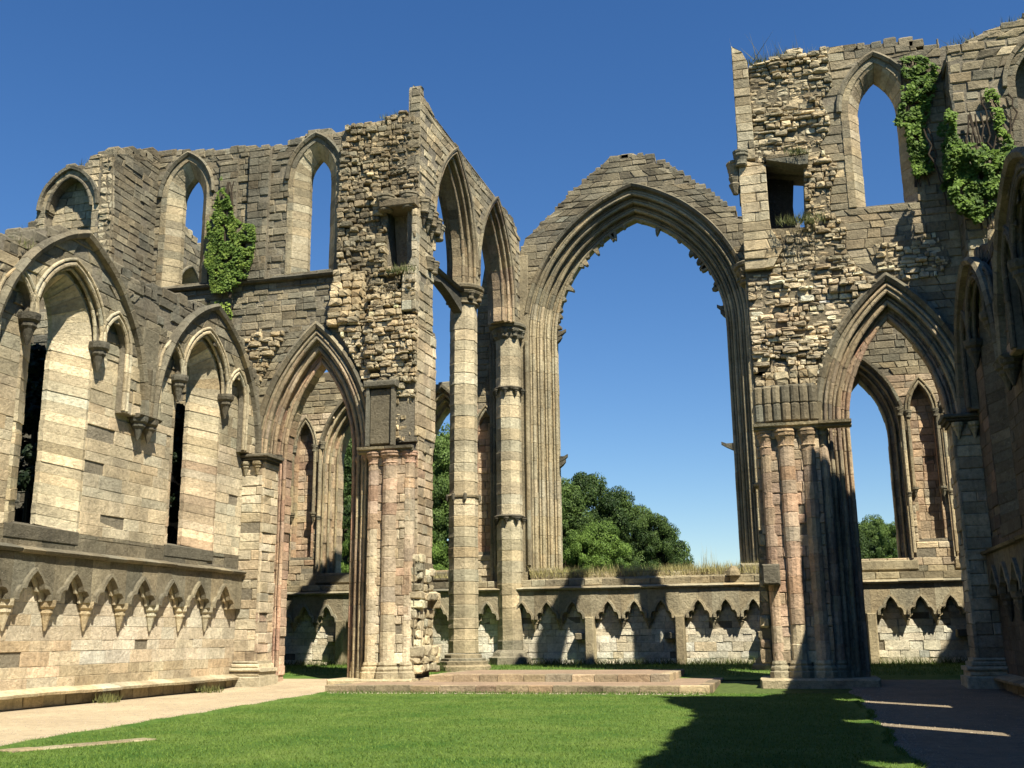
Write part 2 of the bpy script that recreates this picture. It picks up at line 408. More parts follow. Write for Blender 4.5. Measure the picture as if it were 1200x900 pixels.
def slab(th, name, fc, poly, d0, d1, c, ch=.02, jit=.008):
    P = np.array(poly, float); m = P.mean(0); K = len(P); r = P - m; L = np.linalg.norm(r, axis=1, keepdims=True)
    Q = m + r * np.maximum(.2, (L - ch * 1.5) / L); jd = R(-jit, jit)
    V = np.concatenate([np.column_stack([P, np.full(K, d0)]), np.column_stack([P, np.full(K, d1 - ch + jd)]), np.column_stack([Q, np.full(K, d1 + jd)])])
    F = []
    for s in range(2): F += [(s * K + i, s * K + (i + 1) % K, (s + 1) * K + (i + 1) % K, (s + 1) * K + i) for i in range(K)]
    F.append(tuple(2 * K + i for i in range(K)))
    th.add(name, fc.PP(V), F, c)
def tube(th, name, fc, path, prof, c, closed=False):
    """prof (n, d) swept along a (u, v) path; n is to the left of travel"""
    P = np.array(path, float); secs = []
    for i in range(len(P)):
        a = P[max(0, i - 1)]; b = P[min(len(P) - 1, i + 1)]; t = (b - a) / (np.linalg.norm(b - a) + 1e-9); nn = np.array([-t[1], t[0]])
        if 0 < i < len(P) - 1:
            t0 = (P[i] - P[i - 1]); t0 /= np.linalg.norm(t0); k = 1 / max(.5, abs(np.dot(nn, [-t0[1], t0[0]])))
        else: k = 1
        secs.append([(P[i][0] + nn[0] * n * k, P[i][1] + nn[1] * n * k, d) for n, d in prof])
    prism(th, name, fc, secs, c)
# ------------------------------------------------------------------ the ground
def gz(y):
    if y < 33: return 0.
    if y < 43: return .45 * (y - 33) / 10
    return .45
def sheet(name, rows, lift, mat, nx=2):
    """rows: (y, x0, x1)"""
    V, F = [], []
    for y, x0, x1 in rows:
        for i in range(nx): V.append((x0 + (x1 - x0) * i / (nx - 1), y, gz(y) + lift))
    for r in range(len(rows) - 1):
        for i in range(nx - 1): k = r * nx + i; F.append((k, k + 1, k + nx + 1, k + nx))
    o = link(name, new_mesh(name, V, F, None, mat)); o['kind'] = 'structure'; return o
ys = [-40, 0] + list(range(2, 62, 1))
def frange(a, b, n): return [a + (b - a) * i / n for i in range(n + 1)]
sheet('ground', [(-3000, -3000, 3000)] + [(y, -3000, 3000) for y in frange(-40, 62, 51)] + [(3000, -3000, 3000)], -.05, M_FIELD)
def px(y):  # right edge of the north path
    return -11.6 + (y - 4) * (-14.67 + 11.6) / 28.5 + .06 * math.sin(y * 1.7) + .04 * math.sin(y * 4.1)
def qx(y): return 1.25 + .07 * math.sin(y * 1.3) + .05 * math.sin(y * 3.7)
sheet('lawn', [(y, px(y) - .1, qx(y) + .1) for y in frange(-6, 32.6, 77)] , .012, M_LAWN, 8)
sheet('rear_lawn', [(y, -29.4, 15.8) for y in frange(37.8, 49.2, 12)], -.02, M_LAWN, 8)
sheet('north_path', [(y, -19.6, px(y)) for y in frange(-6, 32.4, 77)], .004, M_PATH, 6)
sheet('north_path_end', [(y, -19.3, -14.75 + (y - 32.4) * .02) for y in frange(32.4, 37.9, 6)], .003, M_PATH, 6)
M_PATH_SHADE = ground_mat('shade_toned_gravel', (.24, .19, .125), (.18, .145, .10), .6, 60, .4, .02)  # south path toned below its tan gravel: shade put into the colour
sheet('south_path', [(y, qx(y), 5.8) for y in frange(-6, 37.6, 80)], .004, M_PATH_SHADE, 6)
# lawn edge: a turf lip beside each path
def lip(name, fx, s):
    V, F = [], []; L = frange(-6, 32.4, 150)
    for i, y in enumerate(L):
        x = fx(y) + R(-.02, .02); h = .045 + R(-.008, .01)
        V += [(x, y, gz(y)), (x + s * .05, y, gz(y) + h), (x + s * .3, y, gz(y) + .012)]
        if i: k = 3 * i; F += [(k - 3, k - 2, k + 1, k), (k - 2, k - 1, k + 2, k + 1)]
    o = link(name, new_mesh(name, V, F, None, M_LAWN)); o['kind'] = 'structure'
lip('lawn_edge_north', px, 1); lip('lawn_edge_south', qx, -1)
def blades(name, spots, mat, hgt, wid, kind='stuff', lean=.35, label=None, parent=None):
    n = len(spots); S = np.array(spots, float); a = rng.uniform(0, 2 * math.pi, n); h = hgt * rng.uniform(.5, 1.3, n); wd = wid * rng.uniform(.6, 1.3, n)
    dx, dy = np.cos(a) * wd / 2, np.sin(a) * wd / 2; lx, ly = rng.normal(0, lean, n) * h, rng.normal(0, lean, n) * h
    V = np.zeros((n, 3, 3)); V[:, 0] = S + np.column_stack([dx, dy, np.zeros(n)]); V[:, 1] = S - np.column_stack([dx, dy, np.zeros(n)]); V[:, 2] = S + np.column_stack([lx, ly, h])
    c = np.repeat(rng.uniform(0, 1, (n, 1)), 3, 0) * np.ones((1, 3))
    me = bpy.data.meshes.new(name); V = V.reshape(-1, 3)
    me.vertices.add(3 * n); me.vertices.foreach_set('co', V.ravel()); me.loops.add(3 * n); me.loops.foreach_set('vertex_index', np.arange(3 * n, dtype=np.int32))
    me.polygons.add(n); me.polygons.foreach_set('loop_start', np.arange(0, 3 * n, 3, dtype=np.int32)); me.update()
    at = me.color_attributes.new('tone', 'FLOAT_COLOR', 'POINT'); arr = np.ones((3 * n, 4), np.float32); arr[:, :3] = c; at.data.foreach_set('color', arr.ravel())
    me.materials.append(mat); o = link(name, me, parent)
    if kind: o['kind'] = kind
    return o
M_BLADE = leaf_mat('lawn_blades', (.06, .125, .018), (.19, .28, .05), .25)
sp = []
for _ in range(150000):
    y = 12 + 21 * random.random() ** 1.35; x = R(px(y) + .02, qx(y) - .02); sp.append((x, y, gz(y) + .01))
blades('lawn_grass', sp, M_BLADE, .034, .012, lean=.6)
sp = []
for _ in range(22000):
    y = R(39.5, 48.5); sp.append((R(-25, 8), y, gz(y) - .02))
blades('rear_grass', sp, M_BLADE, .09, .02, lean=.4)
sp = []
for _ in range(3500):
    x = R(-24, 7.5); sp.append((x, 48.15 - abs(random.gauss(0, .18)), .43))
blades('wall_foot_grass', sp, M_TUFT, .28, .035, lean=.5)
# scattered fallen leaves and chips on the lawn edge kerb
# platform: two steps
G0 = Face((0, 0, 0), (1, 0, 0), (0, -1, 0))
pf = Thing('altar_platform', 'low two stepped platform of pinkish gravel edged in stone before the great window', 'platform', (-8, 34, 0))
class Flat(Face):
    """face lying on its back: v runs to +y, d runs up"""
    def __init__(s, z, o=(0, 0)): s.o = np.array([o[0], o[1], z], float); s.u = np.array([1., 0, 0]); s.z = np.array([0, 1., 0]); s.n = np.array([0, 0, 1.])
def plat(x0, x1, y0, y1, zb, zt):
    fl = Flat(0)
    slab(pf, 'gravel_bed', fl, [(x0 + .3, y0 + .3), (x1 - .3, y0 + .3), (x1 - .3, y1), (x0 + .3, y1)], zb, zt - .015, tone(dict(pink=1, buff=.6), (x0, y0, 0)), .01)
    x = x0
    while x < x1 - .1:
        L = min(R(.6, 1.2), x1 - x)
        if x1 - x - L < .3: L = x1 - x
        slab(pf, 'kerb_stone', fl, [(x + .01, y0 + R(-.02, .02)), (x + L - .01, y0 + R(-.02, .02)), (x + L - .01, y0 + .34), (x + .01, y0 + .34)], zb, zt + R(-.015, .015), tone(dict(buff=1, grey=.6, pink=.4), (x, y0, 0)), .02); x += L
    for xx in (x0, x1 - .34):
        y = y0 + .34
        while y < y1 - .1:
            L = min(R(.6, 1.1), y1 - y)
            slab(pf, 'kerb_stone', fl, [(xx, y + .01), (xx + .34, y + .01), (xx + .34, y + L - .01), (xx, y + L - .01)], zb, zt + R(-.015, .015), tone(dict(buff=1, grey=.6, pink=.4), (xx, y, 0)), .02); y += L
plat(-14.7, -2.7, 32.35, 38.4, -.05, .24); plat(-12.25, -4.2, 35.3, 40.2, .1, .47)
for o in [pf.finish(M_PLAT)]: pass
M_PLATK = M_STONE
for ch in pf.e.children:
    if ch.name.startswith('kerb'): ch.data.materials[0] = M_STONE
sp = []
for _ in range(2600):
    sp.append((R(-14.6, -2.6), 32.3 - abs(random.gauss(0, .12)), .0))
blades('kerb_grass', sp, M_BLADE, .1, .02, lean=.4)
gs = Thing('sunken_stone_strip', 'flat line of worn slabs sunk in the lawn beside the path', 'paving', (-12, 15.5, 0))
fl = Flat(0)
for i in range(5):
    t0, t1 = i * .2, (i + 1) * .2 - .008; ax, ay, bx, by = -12.35, 15.0, -11.25, 17.3; wx, wy = .38 + R(-.05, .05), -.12
    P = [(ax + (bx - ax) * t0, ay + (by - ay) * t0), (ax + (bx - ax) * t1, ay + (by - ay) * t1)]
    slab(gs, 'paving_stone', fl, [P[0], (P[0][0] + wx, P[0][1] + wy), (P[1][0] + wx, P[1][1] + wy), P[1]], -.02, .03 + R(0, .015), tone(dict(buff=.8, grey=.8), (ax, ay, 0)), .02)
gs.finish()

# ------------------------------------------------------------------ shared wall features
def dado(th, fc, u0, u1, zb, zs, za, zsp, sp_, ph, proud, zlow, zhi, tip=.8, skipf=None, period=None, hw=None, out=.06):
    """blind arcade: spandrel slabs over arches, brackets between, string above"""
    ks = []; u = ph
    while u - sp_ > u0: u -= sp_
    while u < u1: ks.append(u); u += sp_
    if period:
        ks = sorted(ph + period * k + q for k in range(-12, 13) for q in (.84, 2.02, 3.2) if u0 + .6 < ph + period * k + q < u1 - .6)
    hw = hw or sp_ * .40
    mids = [u0] + [(a + b) / 2 for a, b in zip(ks, ks[1:])] + [u1]
    rel = [(-hw, 0), (-hw * .97, .2), (-hw * .8, .34), (-hw * .58, .36), (-hw * .5, .5), (-hw * .28, .7), (0, .86)]
    H = (za - zsp) / .86
    edges = [u0] + [k + sp_ / 2 for k in ks if u0 < k + sp_ / 2 < u1] + [u1]
    def left(c): return [(c + x, zsp + y * H) for x, y in rel]
    def right(c): return [(c - x, zsp + y * H) for x, y in reversed(rel)]
    for ci, c in enumerate(ks):                       # half spandrels on both sides of an arch head
        for L, e in ((left(c), mids[ci]), (right(c), mids[ci + 1])):
            if abs(e - c) < hw + .02: e = c + (hw + .02) * (1 if e > c else -1)
            if L[0][1] < L[-1][1]: P = [(e, zsp)] + L + [(c, zs - .02), (e, zs - .02)]
            else: P = L + [(e, zsp), (e, zs - .02), (c, zs - .02)]
            if abs(e - c) < hw: e = c + (hw + .02) * (1 if e > c else -1)
            if abs(e - c) > 1.3: e = c + .8 * (1 if e > c else -1)
            slab(th, 'arcade_stone', fc, P, -.02, proud, tone(zhi, fc.P(c, za), .12), .008)
            hb = L if L[0][1] < L[-1][1] else L
            tube(th, 'arcade_moulding', fc, [(x, y + .0) for x, y in hb], [(-.07, proud - .05), (.07, proud - .05), (.06, proud + .09), (-.03, proud + .1)], tone(zhi, fc.P(c, za), .1))
            inner = [(c + (x - c) * .8, zsp + (y - zsp) * .93 - .02) for x, y in hb]
            tube(th, 'arcade_moulding', fc, inner, [(-.05, proud * .2), (.09, proud * .2), (.09, proud * .6), (-.05, proud * .55)], tone(zlow, fc.P(c, za), .1))
    for e in mids[1:-1]:
        if e < u1 - .1 and (not skipf or not skipf(e)): corbel(th, fc, e, zsp + .03, .24 if sp_ > 1.4 else .19, tip, zlow, out=out)
    course(th, fc, u0, u1, zs, [(-.06, -.02), (.0, proud + .12), (.07, proud + .16), (.11, proud + .06), (.2, -.02)], zhi, .9)
def jamb_zone(base, hot, a, b):
    return lambda u, v: hot if a < v < b else base

# ------------------------------------------------------------------ aisle walls
def aisle_wall(side):
    if side < 0:
        fc = Face((-19.4, 0, 0), (0, 1, 0), (1, 0, 0)); y0 = 19.8; bays = [24.75, 32.0]
        th = Thing('north_aisle_wall', 'long sunlit wall on the left with blind arcade and two deep lancet windows', 'wall', (-19.4, 28, 0))
        top = [(36.0, 11.2), (35.3, 11.6), (34.2, 12.5), (33, 12.9), (31, 12.9), (30, 12.85), (28.6, 12.5), (27.4, 12.7), (26, 12.95), (24, 12.9), (23.0, 12.2), (22, 11.7), (y0, 11.4)]
    else:
        fc = Face((5.7, 0, 0), (0, 1, 0), (-1, 0, 0)); y0 = -9.; bays = [3.0, 10.25, 17.5, 24.75, 32.0]
        th = Thing('south_aisle_wall', 'shaded aisle wall at the right edge of the frame with tall arched recesses', 'wall', (5.7, 20, 0))
        top = [(36.0, 11.9), (34.5, 12.1), (33.2, 12.3), (32.2, 12.6), (31.3, 12.2), (30.6, 12.0), (29.2, 12.0), (28, 12.0), (26, 11.9), (24.6, 12.0), (23.2, 13.0), (22, 16.6), (20.5, 17.8), (19, 17.2), (17.5, 15.6), (14, 15.0), (12, 15.3), (9, 14.8), (7.5, 15.2), (6, 14.6), (4, 15.0), (2, 14.6), (-3, 15), (y0, 15)]
    tr = ragged(top, .45, .13)
    outer = [(y0, -.4), (36.0, -.4)] + tr
    wins = [Arch(b - .3, 1.38, 9.9, 11.75, 4.62) for b in bays]
    holes = [A.poly(.12, 8) for A in wins]
    core(th, fc, outer, holes, 1.0)
    def zn(u, v):
        if side > 0: return dict(dgrey=1.2, pink=.15, grey=.25)  # south wall stones toned darker: its shade is put into the colour
        if v < .9: return dict(cream=.8, buff=.9, pink=.3)
        if v < 3.2: return dict(cream=.9, white=.75, buff=.35, pink=.15, ochre=.15)
        if v < 4.6: return dict(grey=1, dgrey=.5, buff=.35)
        if v < 8.5: return dict(cream=1.1, buff=.45, white=.12, ochre=.4, pink=.12, grey=.12)
        if v < 10: return dict(cream=.6, buff=.8, grey=.5)
        return Zgb if v < 11.6 else Zg
    lay = []
    for b in bays:
        o = Arch(b, 3.35, 8.3, 13.0 if side < 0 else 12.15, 8.3); c = b - .3
        s1, s2 = Arch(c - 2.1, .58, 10.1, 11.05, 8.3), Arch(c + 2.1, .58, 10.1, 11.05, 8.3); m = Arch(c, 1.42, 10.1, 12.0 if side < 0 else 11.6, 10.1)
        inn = s1.poly(0, 6)[:-1] + [(s1.c + s1.a, 10.1)] + m.poly(0, 9)[1:-1] + [(s2.c - s2.a, 10.1)] + s2.poly(0, 6)[2:]
        L = o.poly(0, 10) + inn[::-1]; lay.append((L, o, s1, s2, m))
    # plinth, dado, plain wall, each laid in its own stones
    lowp = [(y0, .34), (36.0, .34), (36.0, 4.6), (y0, 4.6)]
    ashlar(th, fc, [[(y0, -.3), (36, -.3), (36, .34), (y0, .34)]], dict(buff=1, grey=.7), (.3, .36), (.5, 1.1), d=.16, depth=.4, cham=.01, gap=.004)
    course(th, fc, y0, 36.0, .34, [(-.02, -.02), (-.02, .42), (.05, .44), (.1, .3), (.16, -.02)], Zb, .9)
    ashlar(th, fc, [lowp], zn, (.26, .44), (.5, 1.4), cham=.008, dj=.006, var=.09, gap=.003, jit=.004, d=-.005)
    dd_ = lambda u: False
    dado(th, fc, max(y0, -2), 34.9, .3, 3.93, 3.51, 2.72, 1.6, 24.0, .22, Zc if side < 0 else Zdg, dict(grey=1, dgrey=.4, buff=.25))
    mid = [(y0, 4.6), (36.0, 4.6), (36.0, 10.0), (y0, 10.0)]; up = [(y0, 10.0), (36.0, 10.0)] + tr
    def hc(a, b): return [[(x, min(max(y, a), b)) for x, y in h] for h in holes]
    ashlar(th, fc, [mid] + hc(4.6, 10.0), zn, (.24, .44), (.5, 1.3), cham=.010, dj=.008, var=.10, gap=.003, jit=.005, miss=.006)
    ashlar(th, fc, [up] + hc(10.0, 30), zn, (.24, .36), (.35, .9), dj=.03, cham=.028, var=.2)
    for L, o, s1, s2, m in lay:
        if side > 0 and o.c < 9: continue
        core(th, fc, L, [], -.02, .24, name='core_arch_panel')
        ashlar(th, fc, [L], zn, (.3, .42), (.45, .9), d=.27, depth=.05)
        ring(th, fc, o, [(-.1, .2), (.14, .2), (.16, .4), (.06, .48), (-.06, .42)], .55, Zg, 'hood_stone', jamb=False)
        Zb_ = Zb if side < 0 else Zdg  # south mouldings take the dark tone too, shade in the colour
        for A, q in ((m, 1), (s1, 0), (s2, 0)):
            ring(th, fc, A, roll(.03, .27, .065), .5, Zb_, 'arch_moulding', jamb=False)
            ring(th, fc, A, roll(.17, .29, .05), .5, Zb_, 'arch_moulding', jamb=False)
            if q: ring(th, fc, A, roll(-.07, .12, .055), .5, Zb_, 'arch_moulding', jamb=False)
        for sg, A in ((-1, s1), (1, s2)):
            for n, d, r in ((.03, .27, .065), (.17, .29, .05)):
                ring(th, fc, Arch(A.c, A.a, 10.1, 11.05, 8.35), roll(n, d, r), .6, Zb_, 'jamb_shaft', arcs=False, sides=(sg,))
        for sg in (-1, 1): corbel(th, fc, m.c + sg * 1.5, 10.14, .3, .85, Zdg, out=.16)
        for A in (s1, s2):
            pass
    # vault springers and their brackets between the bays
    cs = [b + 3.62 for b in bays][:-1] + [bays[0] - 3.62]
    for c in cs:
        if c < y0 + .4: continue
        for k, (du, r) in enumerate(((-.3, .1), (-.1, .12), (.12, .12), (.32, .1))):
            p = fc.P(c + du * .8, 0, .34 - abs(du) * .4)
            for z0 in frange(8.35, 9.9, 3)[:-1]:
                lathe(th, 'vault_shaft', p[0] , p[1], [(z0, r - .01), (z0 + .02, r), (z0 + .48, r), (z0 + .51, r - .01)], Zg, 8)
        bevelbox(th, 'springer_stone', fc, c - .42, c + .42, 8.3, 11.2, .0, .26, tone(Zg, fc.P(c, 9)))
        for du in (-.3, .25): corbel(th, fc, c + du, 8.34, .3, .72, Zdg, out=.2)
        course(th, fc, c - .6, c + .55, 8.3, [(-.05, 0), (-.02, .42), (.06, .5), (.1, .4), (.12, 0)], Zdg, 1.2, 'impost')
    # splayed reveals
    for A in wins:
        for k, seg in ((0, .42),):
            B = Arch(A.c, .42, 10.0, 11.35, 4.8)
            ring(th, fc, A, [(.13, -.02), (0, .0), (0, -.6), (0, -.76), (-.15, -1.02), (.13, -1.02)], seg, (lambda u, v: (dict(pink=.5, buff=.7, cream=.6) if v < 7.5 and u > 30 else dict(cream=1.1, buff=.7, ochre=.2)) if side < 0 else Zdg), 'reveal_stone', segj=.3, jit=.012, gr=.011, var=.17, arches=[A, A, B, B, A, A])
        P = [fc.P(A.c + s * (A.a + .1), 4.62, 0) for s in (-1, 1)]
        V = [(-A.a - .1, 4.3, .02), (A.a + .1, 4.3, .02), (A.a + .1, 4.64, .02), (-A.a - .1, 4.64, .02), (-A.a, 4.3, -1.0), (A.a, 4.3, -1.0), (A.a, 4.85, -1.0), (-A.a, 4.85, -1.0)]
        th.add('sill', fc.PP([(A.c + x, y, z) for x, y, z in V]), [(0, 1, 2, 3), (3, 2, 6, 7), (4, 5, 6, 7), (0, 1, 5, 4), (1, 2, 6, 5), (0, 3, 7, 4)], tone(Zdg, P[0]))
    scatter_top(th, fc, top, Zg, 1.5, .15, .4)
    # respond in the corner by the arch
    c = Face((0, 34.95, 0), (1, 0, 0), (0, -1, 0))
    sx = -1 if side < 0 else 1
    xa, xb = (-19.42, -18.5) if side < 0 else (4.9, 5.72)
    core(th, c, [(xa + .04, -.3), (xb - .04, -.3), (xb - .04, 8.1), (xa + .04, 8.1)], [], 1.0, -.03)
    ashlar(th, c, [[(xa, .9), (xb, .9), (xb, 8.0), (xa, 8.0)]], dict(cream=.8, buff=.9, pink=.35), (.3, .4), (.45, .95), depth=.06)
    fs = Face((xb if side < 0 else xa, 0, 0), (0, 1, 0), (-sx, 0, 0))
    ashlar(th, fs, [[(34.93, .9), (36.05, .9), (36.05, 8.0), (34.93, 8.0)]], dict(cream=.8, buff=.9, pink=.35), (.3, .4), (.45, .95), depth=.1)
    for z, o_, h in ((-.2, .34, .62), (.42, .24, .16), (.58, .3, .12), (.7, .16, .14), (.84, .08, .1)):
        bevelbox(th, 'base_moulding', c, xa - (0 if side < 0 else o_), xb + (o_ if side < 0 else 0), z, z + h, -1.0, o_, tone(Zc, (0, 35, 0)), .04)
    for z, o_, h in ((7.95, .06, .1), (8.05, .16, .09), (8.14, .24, .12)):
        bevelbox(th, 'impost', c, xa - (0 if side < 0 else o_), xb + (o_ if side < 0 else 0), z, z + h, -1.0, o_, tone(Zdg, (0, 35, 8)), .03)
    for q in (.15, .62):
        corbel(th, c, xa + q if side < 0 else xb - q, 8.0, .2, .5, Zb, out=.02)
    return th.finish()
aisle_wall(-1); aisle_wall(1)
def buttress(dy=0, dz=0, lab='tall gabled buttress added out of view for its shadow on the outer side of the right hand aisle wall'):
    th = Thing('shadow_buttress', lab, 'buttress', (8.2, 29.2 + dy, 0))  # unseen, added and shaped to fit the shadows that fall into view
    for d, (fo, u, n) in enumerate((((7.35, 0, 0), (0, 1, 0), (-1, 0, 0)),)):
        f = Face(fo, u, n); P = [(u + dy, v + (dz if v > 1 else 0)) for u, v in [(28.2, -.3), (30.6, -.3), (30.6, 17.3), (30.1, 18.3), (29.7, 17.0), (29.2, 18.6), (28.8, 20.4), (28.2, 17.6)]]
        core(th, f, P, [], 1.4); ashlar(th, f, [P], Zg, (.34, .46), (.5, 1.0), v0=11)
    return th.finish()
buttress(); buttress(-9.3, 1.8, 'second buttress added out of view for its shadow nearer the viewer outside the right hand aisle wall')

# ------------------------------------------------------------------ west walls of the crossing chapel, each with an aisle arch
def splay_window(th, fc, A, zone, hood, depth=-.5, T=1.6, nin=-.46, nh=.16, zrev=None):
    ring(th, fc, A, [(nh, -.03), (0, 0), (-.1, -.08), (nin, depth), (nin, depth - .25), (nh, depth - .25), ], .36, zrev or zone, 'reveal_stone', segj=.33, jit=.01)
    ring(th, fc, A, [(-.02, -.01), (.24, -.04), (.24, .03), (.0, .03)], .42, zone, 'voussoir', segj=.33)
    if hood: ring(th, fc, A, [(.2, -.02), (.36, -.02), (.38, .12), (.3, .17), (.2, .1)], .5, Zg, 'hood_stone', jamb=False)
def aisle_arch(th, fc, A, T=1.6):
    zv = lambda u, v: dict(pink=1.1, buff=.6, cream=.3) if u > -1e9 else Zb
    ring(th, fc, A, [(.0, -.52), (.36, -.52), (.36, -1.1), (0, -1.1)], .3, zv, 'voussoir', segj=.34, jit=.03, gr=.022, var=.2)
    ring(th, fc, A, [(.3, -.24), (.62, -.24), (.62, -1.36), (.3, -1.36)], .34, dict(buff=1, pink=.7, grey=.2), 'voussoir', segj=.36, jit=.025, gr=.02, var=.18)
    ring(th, fc, A, [(.56, .03), (.9, .03), (.9, -1.6), (.56, -1.6)], .42, Zgb, 'voussoir', segj=.42)
    for n, d, r in ((.02, -.5, .075), (.32, -.22, .075), (.17, -.52, .05), (.47, -.23, .05), (.6, .0, .07), (.74, .06, .05)):
        ring(th, fc, A, roll(n, d, r), .6, dict(buff=1, pink=.3, grey=.5) if n > .3 else dict(pink=.8, buff=.8), 'arch_moulding', segj=.8)
    ring(th, fc, A, [(.86, .0), (1.06, .0), (1.08, .16), (.98, .22), (.86, .12)], .6, Zg, 'hood_stone', jamb=False)
def impost_band(th, fc, u0, u1, z, d, zone):
    course(th, fc, u0, u1, z, [(-.1, d - .1), (-.04, d + .06), (.02, d + .05), (.05, d + .16), (.14, d + .18), (.16, d - .1)], zone, 1.0, 'impost')
wf = Face((0, 36, 0), (1, 0, 0), (0, -1, 0))
# north
def north_west_wall():
    th = Thing('north_chapel_wall', 'tall ruined wall left of the tall octagonal pier with two upper lancets over a pointed doorway arch', 'wall', (-17.5, 36, 0))
    A = Arch(-17.1, 1.4, 8.3, 12.0, -.3)
    top = [(-12.98, 21.2), (-13.6, 21.7), (-14.3, 21.5), (-15.3, 21.35), (-16.3, 21.25), (-16.9, 21.45), (-18.4, 21.3), (-18.6, 21.1), (-19.3, 21.05), (-20.5, 21.2), (-22, 21.2), (-23.4, 21.4), (-24.6, 21.6)]
    tr = ragged(top, .4, .07)
    W3, W2 = Arch(-17.42, .92, 19.5, 21.0, 15.5), Arch(-23.12, .92, 19.4, 20.9, 15.5)
    wl = A.poly(.88, 9)
    pocket = [(-14.3, 15.3), (-13.25, 15.3), (-13.25, 17.6), (-14.3, 17.75)]
    outer = [(-24.6, -.4)] + wl + [(-12.98, -.4)] + tr
    holes = [W3.poly(.14, 8), W2.poly(.14, 8), pocket]
    core(th, wf, [(min(x, -13.05), y) for x, y in outer], holes, 1.6)
    core(th, wf, [(-14.5, 15), (-13.1, 15), (-13.1, 18), (-14.5, 18)], [], 1.75, -1.56, (.08, .07, .055))  # back plate coloured near black to stand in for the pocket's shade
    up = [(-24.6, 8.5), (-19.4, 8.5)] + [p for p in wl if p[1] > 8.5 and p[0] < -15.1] + [(-15.2, 8.5), (-15.1, 12.9), (-16.35, 13.2), (-16.35, 21.3)] + [p for p in tr if p[0] < -16.35]
    ashlar(th, wf, [up] + holes[:2], lambda u, v: dict(grey=1, buff=.3, dgrey=.3) if v > 13 else Zgb, (.22, .34), (.3, .75), dj=.035, cham=.03, var=.2)
    # pilaster strips between the windows
    for x0, x1, z1 in ((-20.25, -19.35, 21.0), (-21.6, -20.8, 20.6)):
        core(th, wf, [(x0, 15.4), (x1, 15.4), (x1, z1), (x0, z1)], [], 0, .1 if x0 < -21 else .16)
        ashlar(th, wf, [[(x0, 15.4), (x1, 15.4), (x1, z1), (x0, z1)]], Zg, (.28, .36), (.4, .7), d=.14 if x0 < -21 else .2, depth=.2)
    for W, z in ((W3, 1), (W2, 1)):
        splay_window(th, wf, W, Zgb, True, zrev=dict(buff=.9, grey=.6, cream=.4))
    course(th, wf, -24.5, -16.4, 15.25, [(0, -.02), (.02, .16), (.1, .22), (.16, .12), (.26, -.02)], Zdg, .7)
    aisle_arch(th, wf, A)
    # torn stub of the lost arcade wall
    nz = lambda u, v: noise.noise(Vector((u * .9, v * .9, 3.3)))
    stub = [(-16.3, 13.3), (-16.0, 12.75), (-15.55, 11.9), (-15.1, 10.9), (-14.85, 9.5), (-14.82, 8.6), (-13.0, 8.6), (-13.0, 21.3), (-13.6, 21.75), (-14.3, 21.55), (-15.3, 21.4), (-16.3, 21.3)]
    rubble(th, wf, [stub, pocket], lambda u, v: dict(ochre=.9, buff=1, cream=.8) if v < 14.4 else (dict(grey=.8, buff=.7, dgrey=.45, ochre=.15)),
           lambda u, v: .22 + .28 * nz(u, v) + (.45 * max(0, 1 - abs(v - 13) / 3.2) if u > -14.9 else 0) + (.1 if v > 15 else 0), (.13, .27), (.18, .48))
    rubble(th, wf, [[(-16.6, 13.2), (-15.3, 13.2), (-15.1, 15.2), (-16.4, 15.4)]], dict(ochre=1, buff=1, cream=.6), lambda u, v: .5 + .2 * nz(u, v), (.2, .34), (.3, .6))
    rubble(th, wf, [[(-21.0, 10.5), (-19.5, 10.9), (-18.9, 12.3), (-18.4, 13.1), (-19.5, 13.3), (-20.8, 12.6)]], Zr, lambda u, v: .18 + .2 * nz(u, v), (.14, .26), (.2, .5))
    # pocket sides and caps beside it
    bevelbox(th, 'lintel', wf, -14.5, -13.0, 17.62, 17.95, -1.0, .55, tone(Zg, (0, 36, 17)), .05)
    for x in (-14.3, -13.35): capital(th, x, 35.75, 17.55, .27, .62, Zg)
    ashlar(th, wf, [[(-13.55, 13.5), (-12.98, 13.5), (-12.98, 17.5), (-13.2, 17.5), (-13.2, 15.3), (-13.55, 15.1)]], Zb, (.3, .38), (.3, .6), d=.42, depth=.5)
    # the compound pier below
    pz = lambda z: dict(pink=.85, cream=.75, buff=.6, grey=.05) if z > 3 else dict(cream=1, white=.2, buff=.6, pink=.4)
    ashlar(th, wf, [[(-14.86, .8), (-12.98, .8), (-12.98, 8.2), (-14.86, 8.2)]], lambda u, v: pz(v), (.28, .4), (.35, .8), d=.02)
    core(th, wf, [(-14.7, 0), (-13.1, 0), (-13.1, 8.2), (-14.7, 8.2)], [], 0, .42)
    ashlar(th, wf, [[(-14.7, .8), (-13.1, .8), (-13.1, 8.2), (-14.7, 8.2)]], lambda u, v: pz(v), (.28, .4), (.35, .8), d=.46, depth=.4)
    for x, y, r in ((-14.5, 35.7, .25), (-13.88, 35.64, .3), (-13.22, 35.74, .22), (-15.02, 36.12, .15), (-15.2, 36.3, .1), (-15.4, 36.45, .15), (-15.62, 36.7, .11), (-15.7, 37.0, .14)):
        shaft(th, x, y, .85, 7.95, r, pz, (.35, .6), 12)
        capital(th, x, y, 7.75, r, .45, dict(pink=.8, buff=.8, grey=.3)); plinth(th, x, y, .25, r * 1.15, .62, Zb)
    impost_band(th, wf, -15.1, -13.0, 8.24, .5, Zgb); impost_band(th, wf, -19.3, -18.4, 8.24, .0, Zdg)
    bevelbox(th, 'base_moulding', wf, -15.9, -12.8, -.2, .32, -1.6, .95, tone(Zb, (0, 35, 0)), .06)
    # blocked panel standing on the capital
    bevelbox(th, 'upright_slab', wf, -14.72, -13.85, 8.5, 10.55, -.1, .42, tone(Zg, (0, 36, 9)), .04)
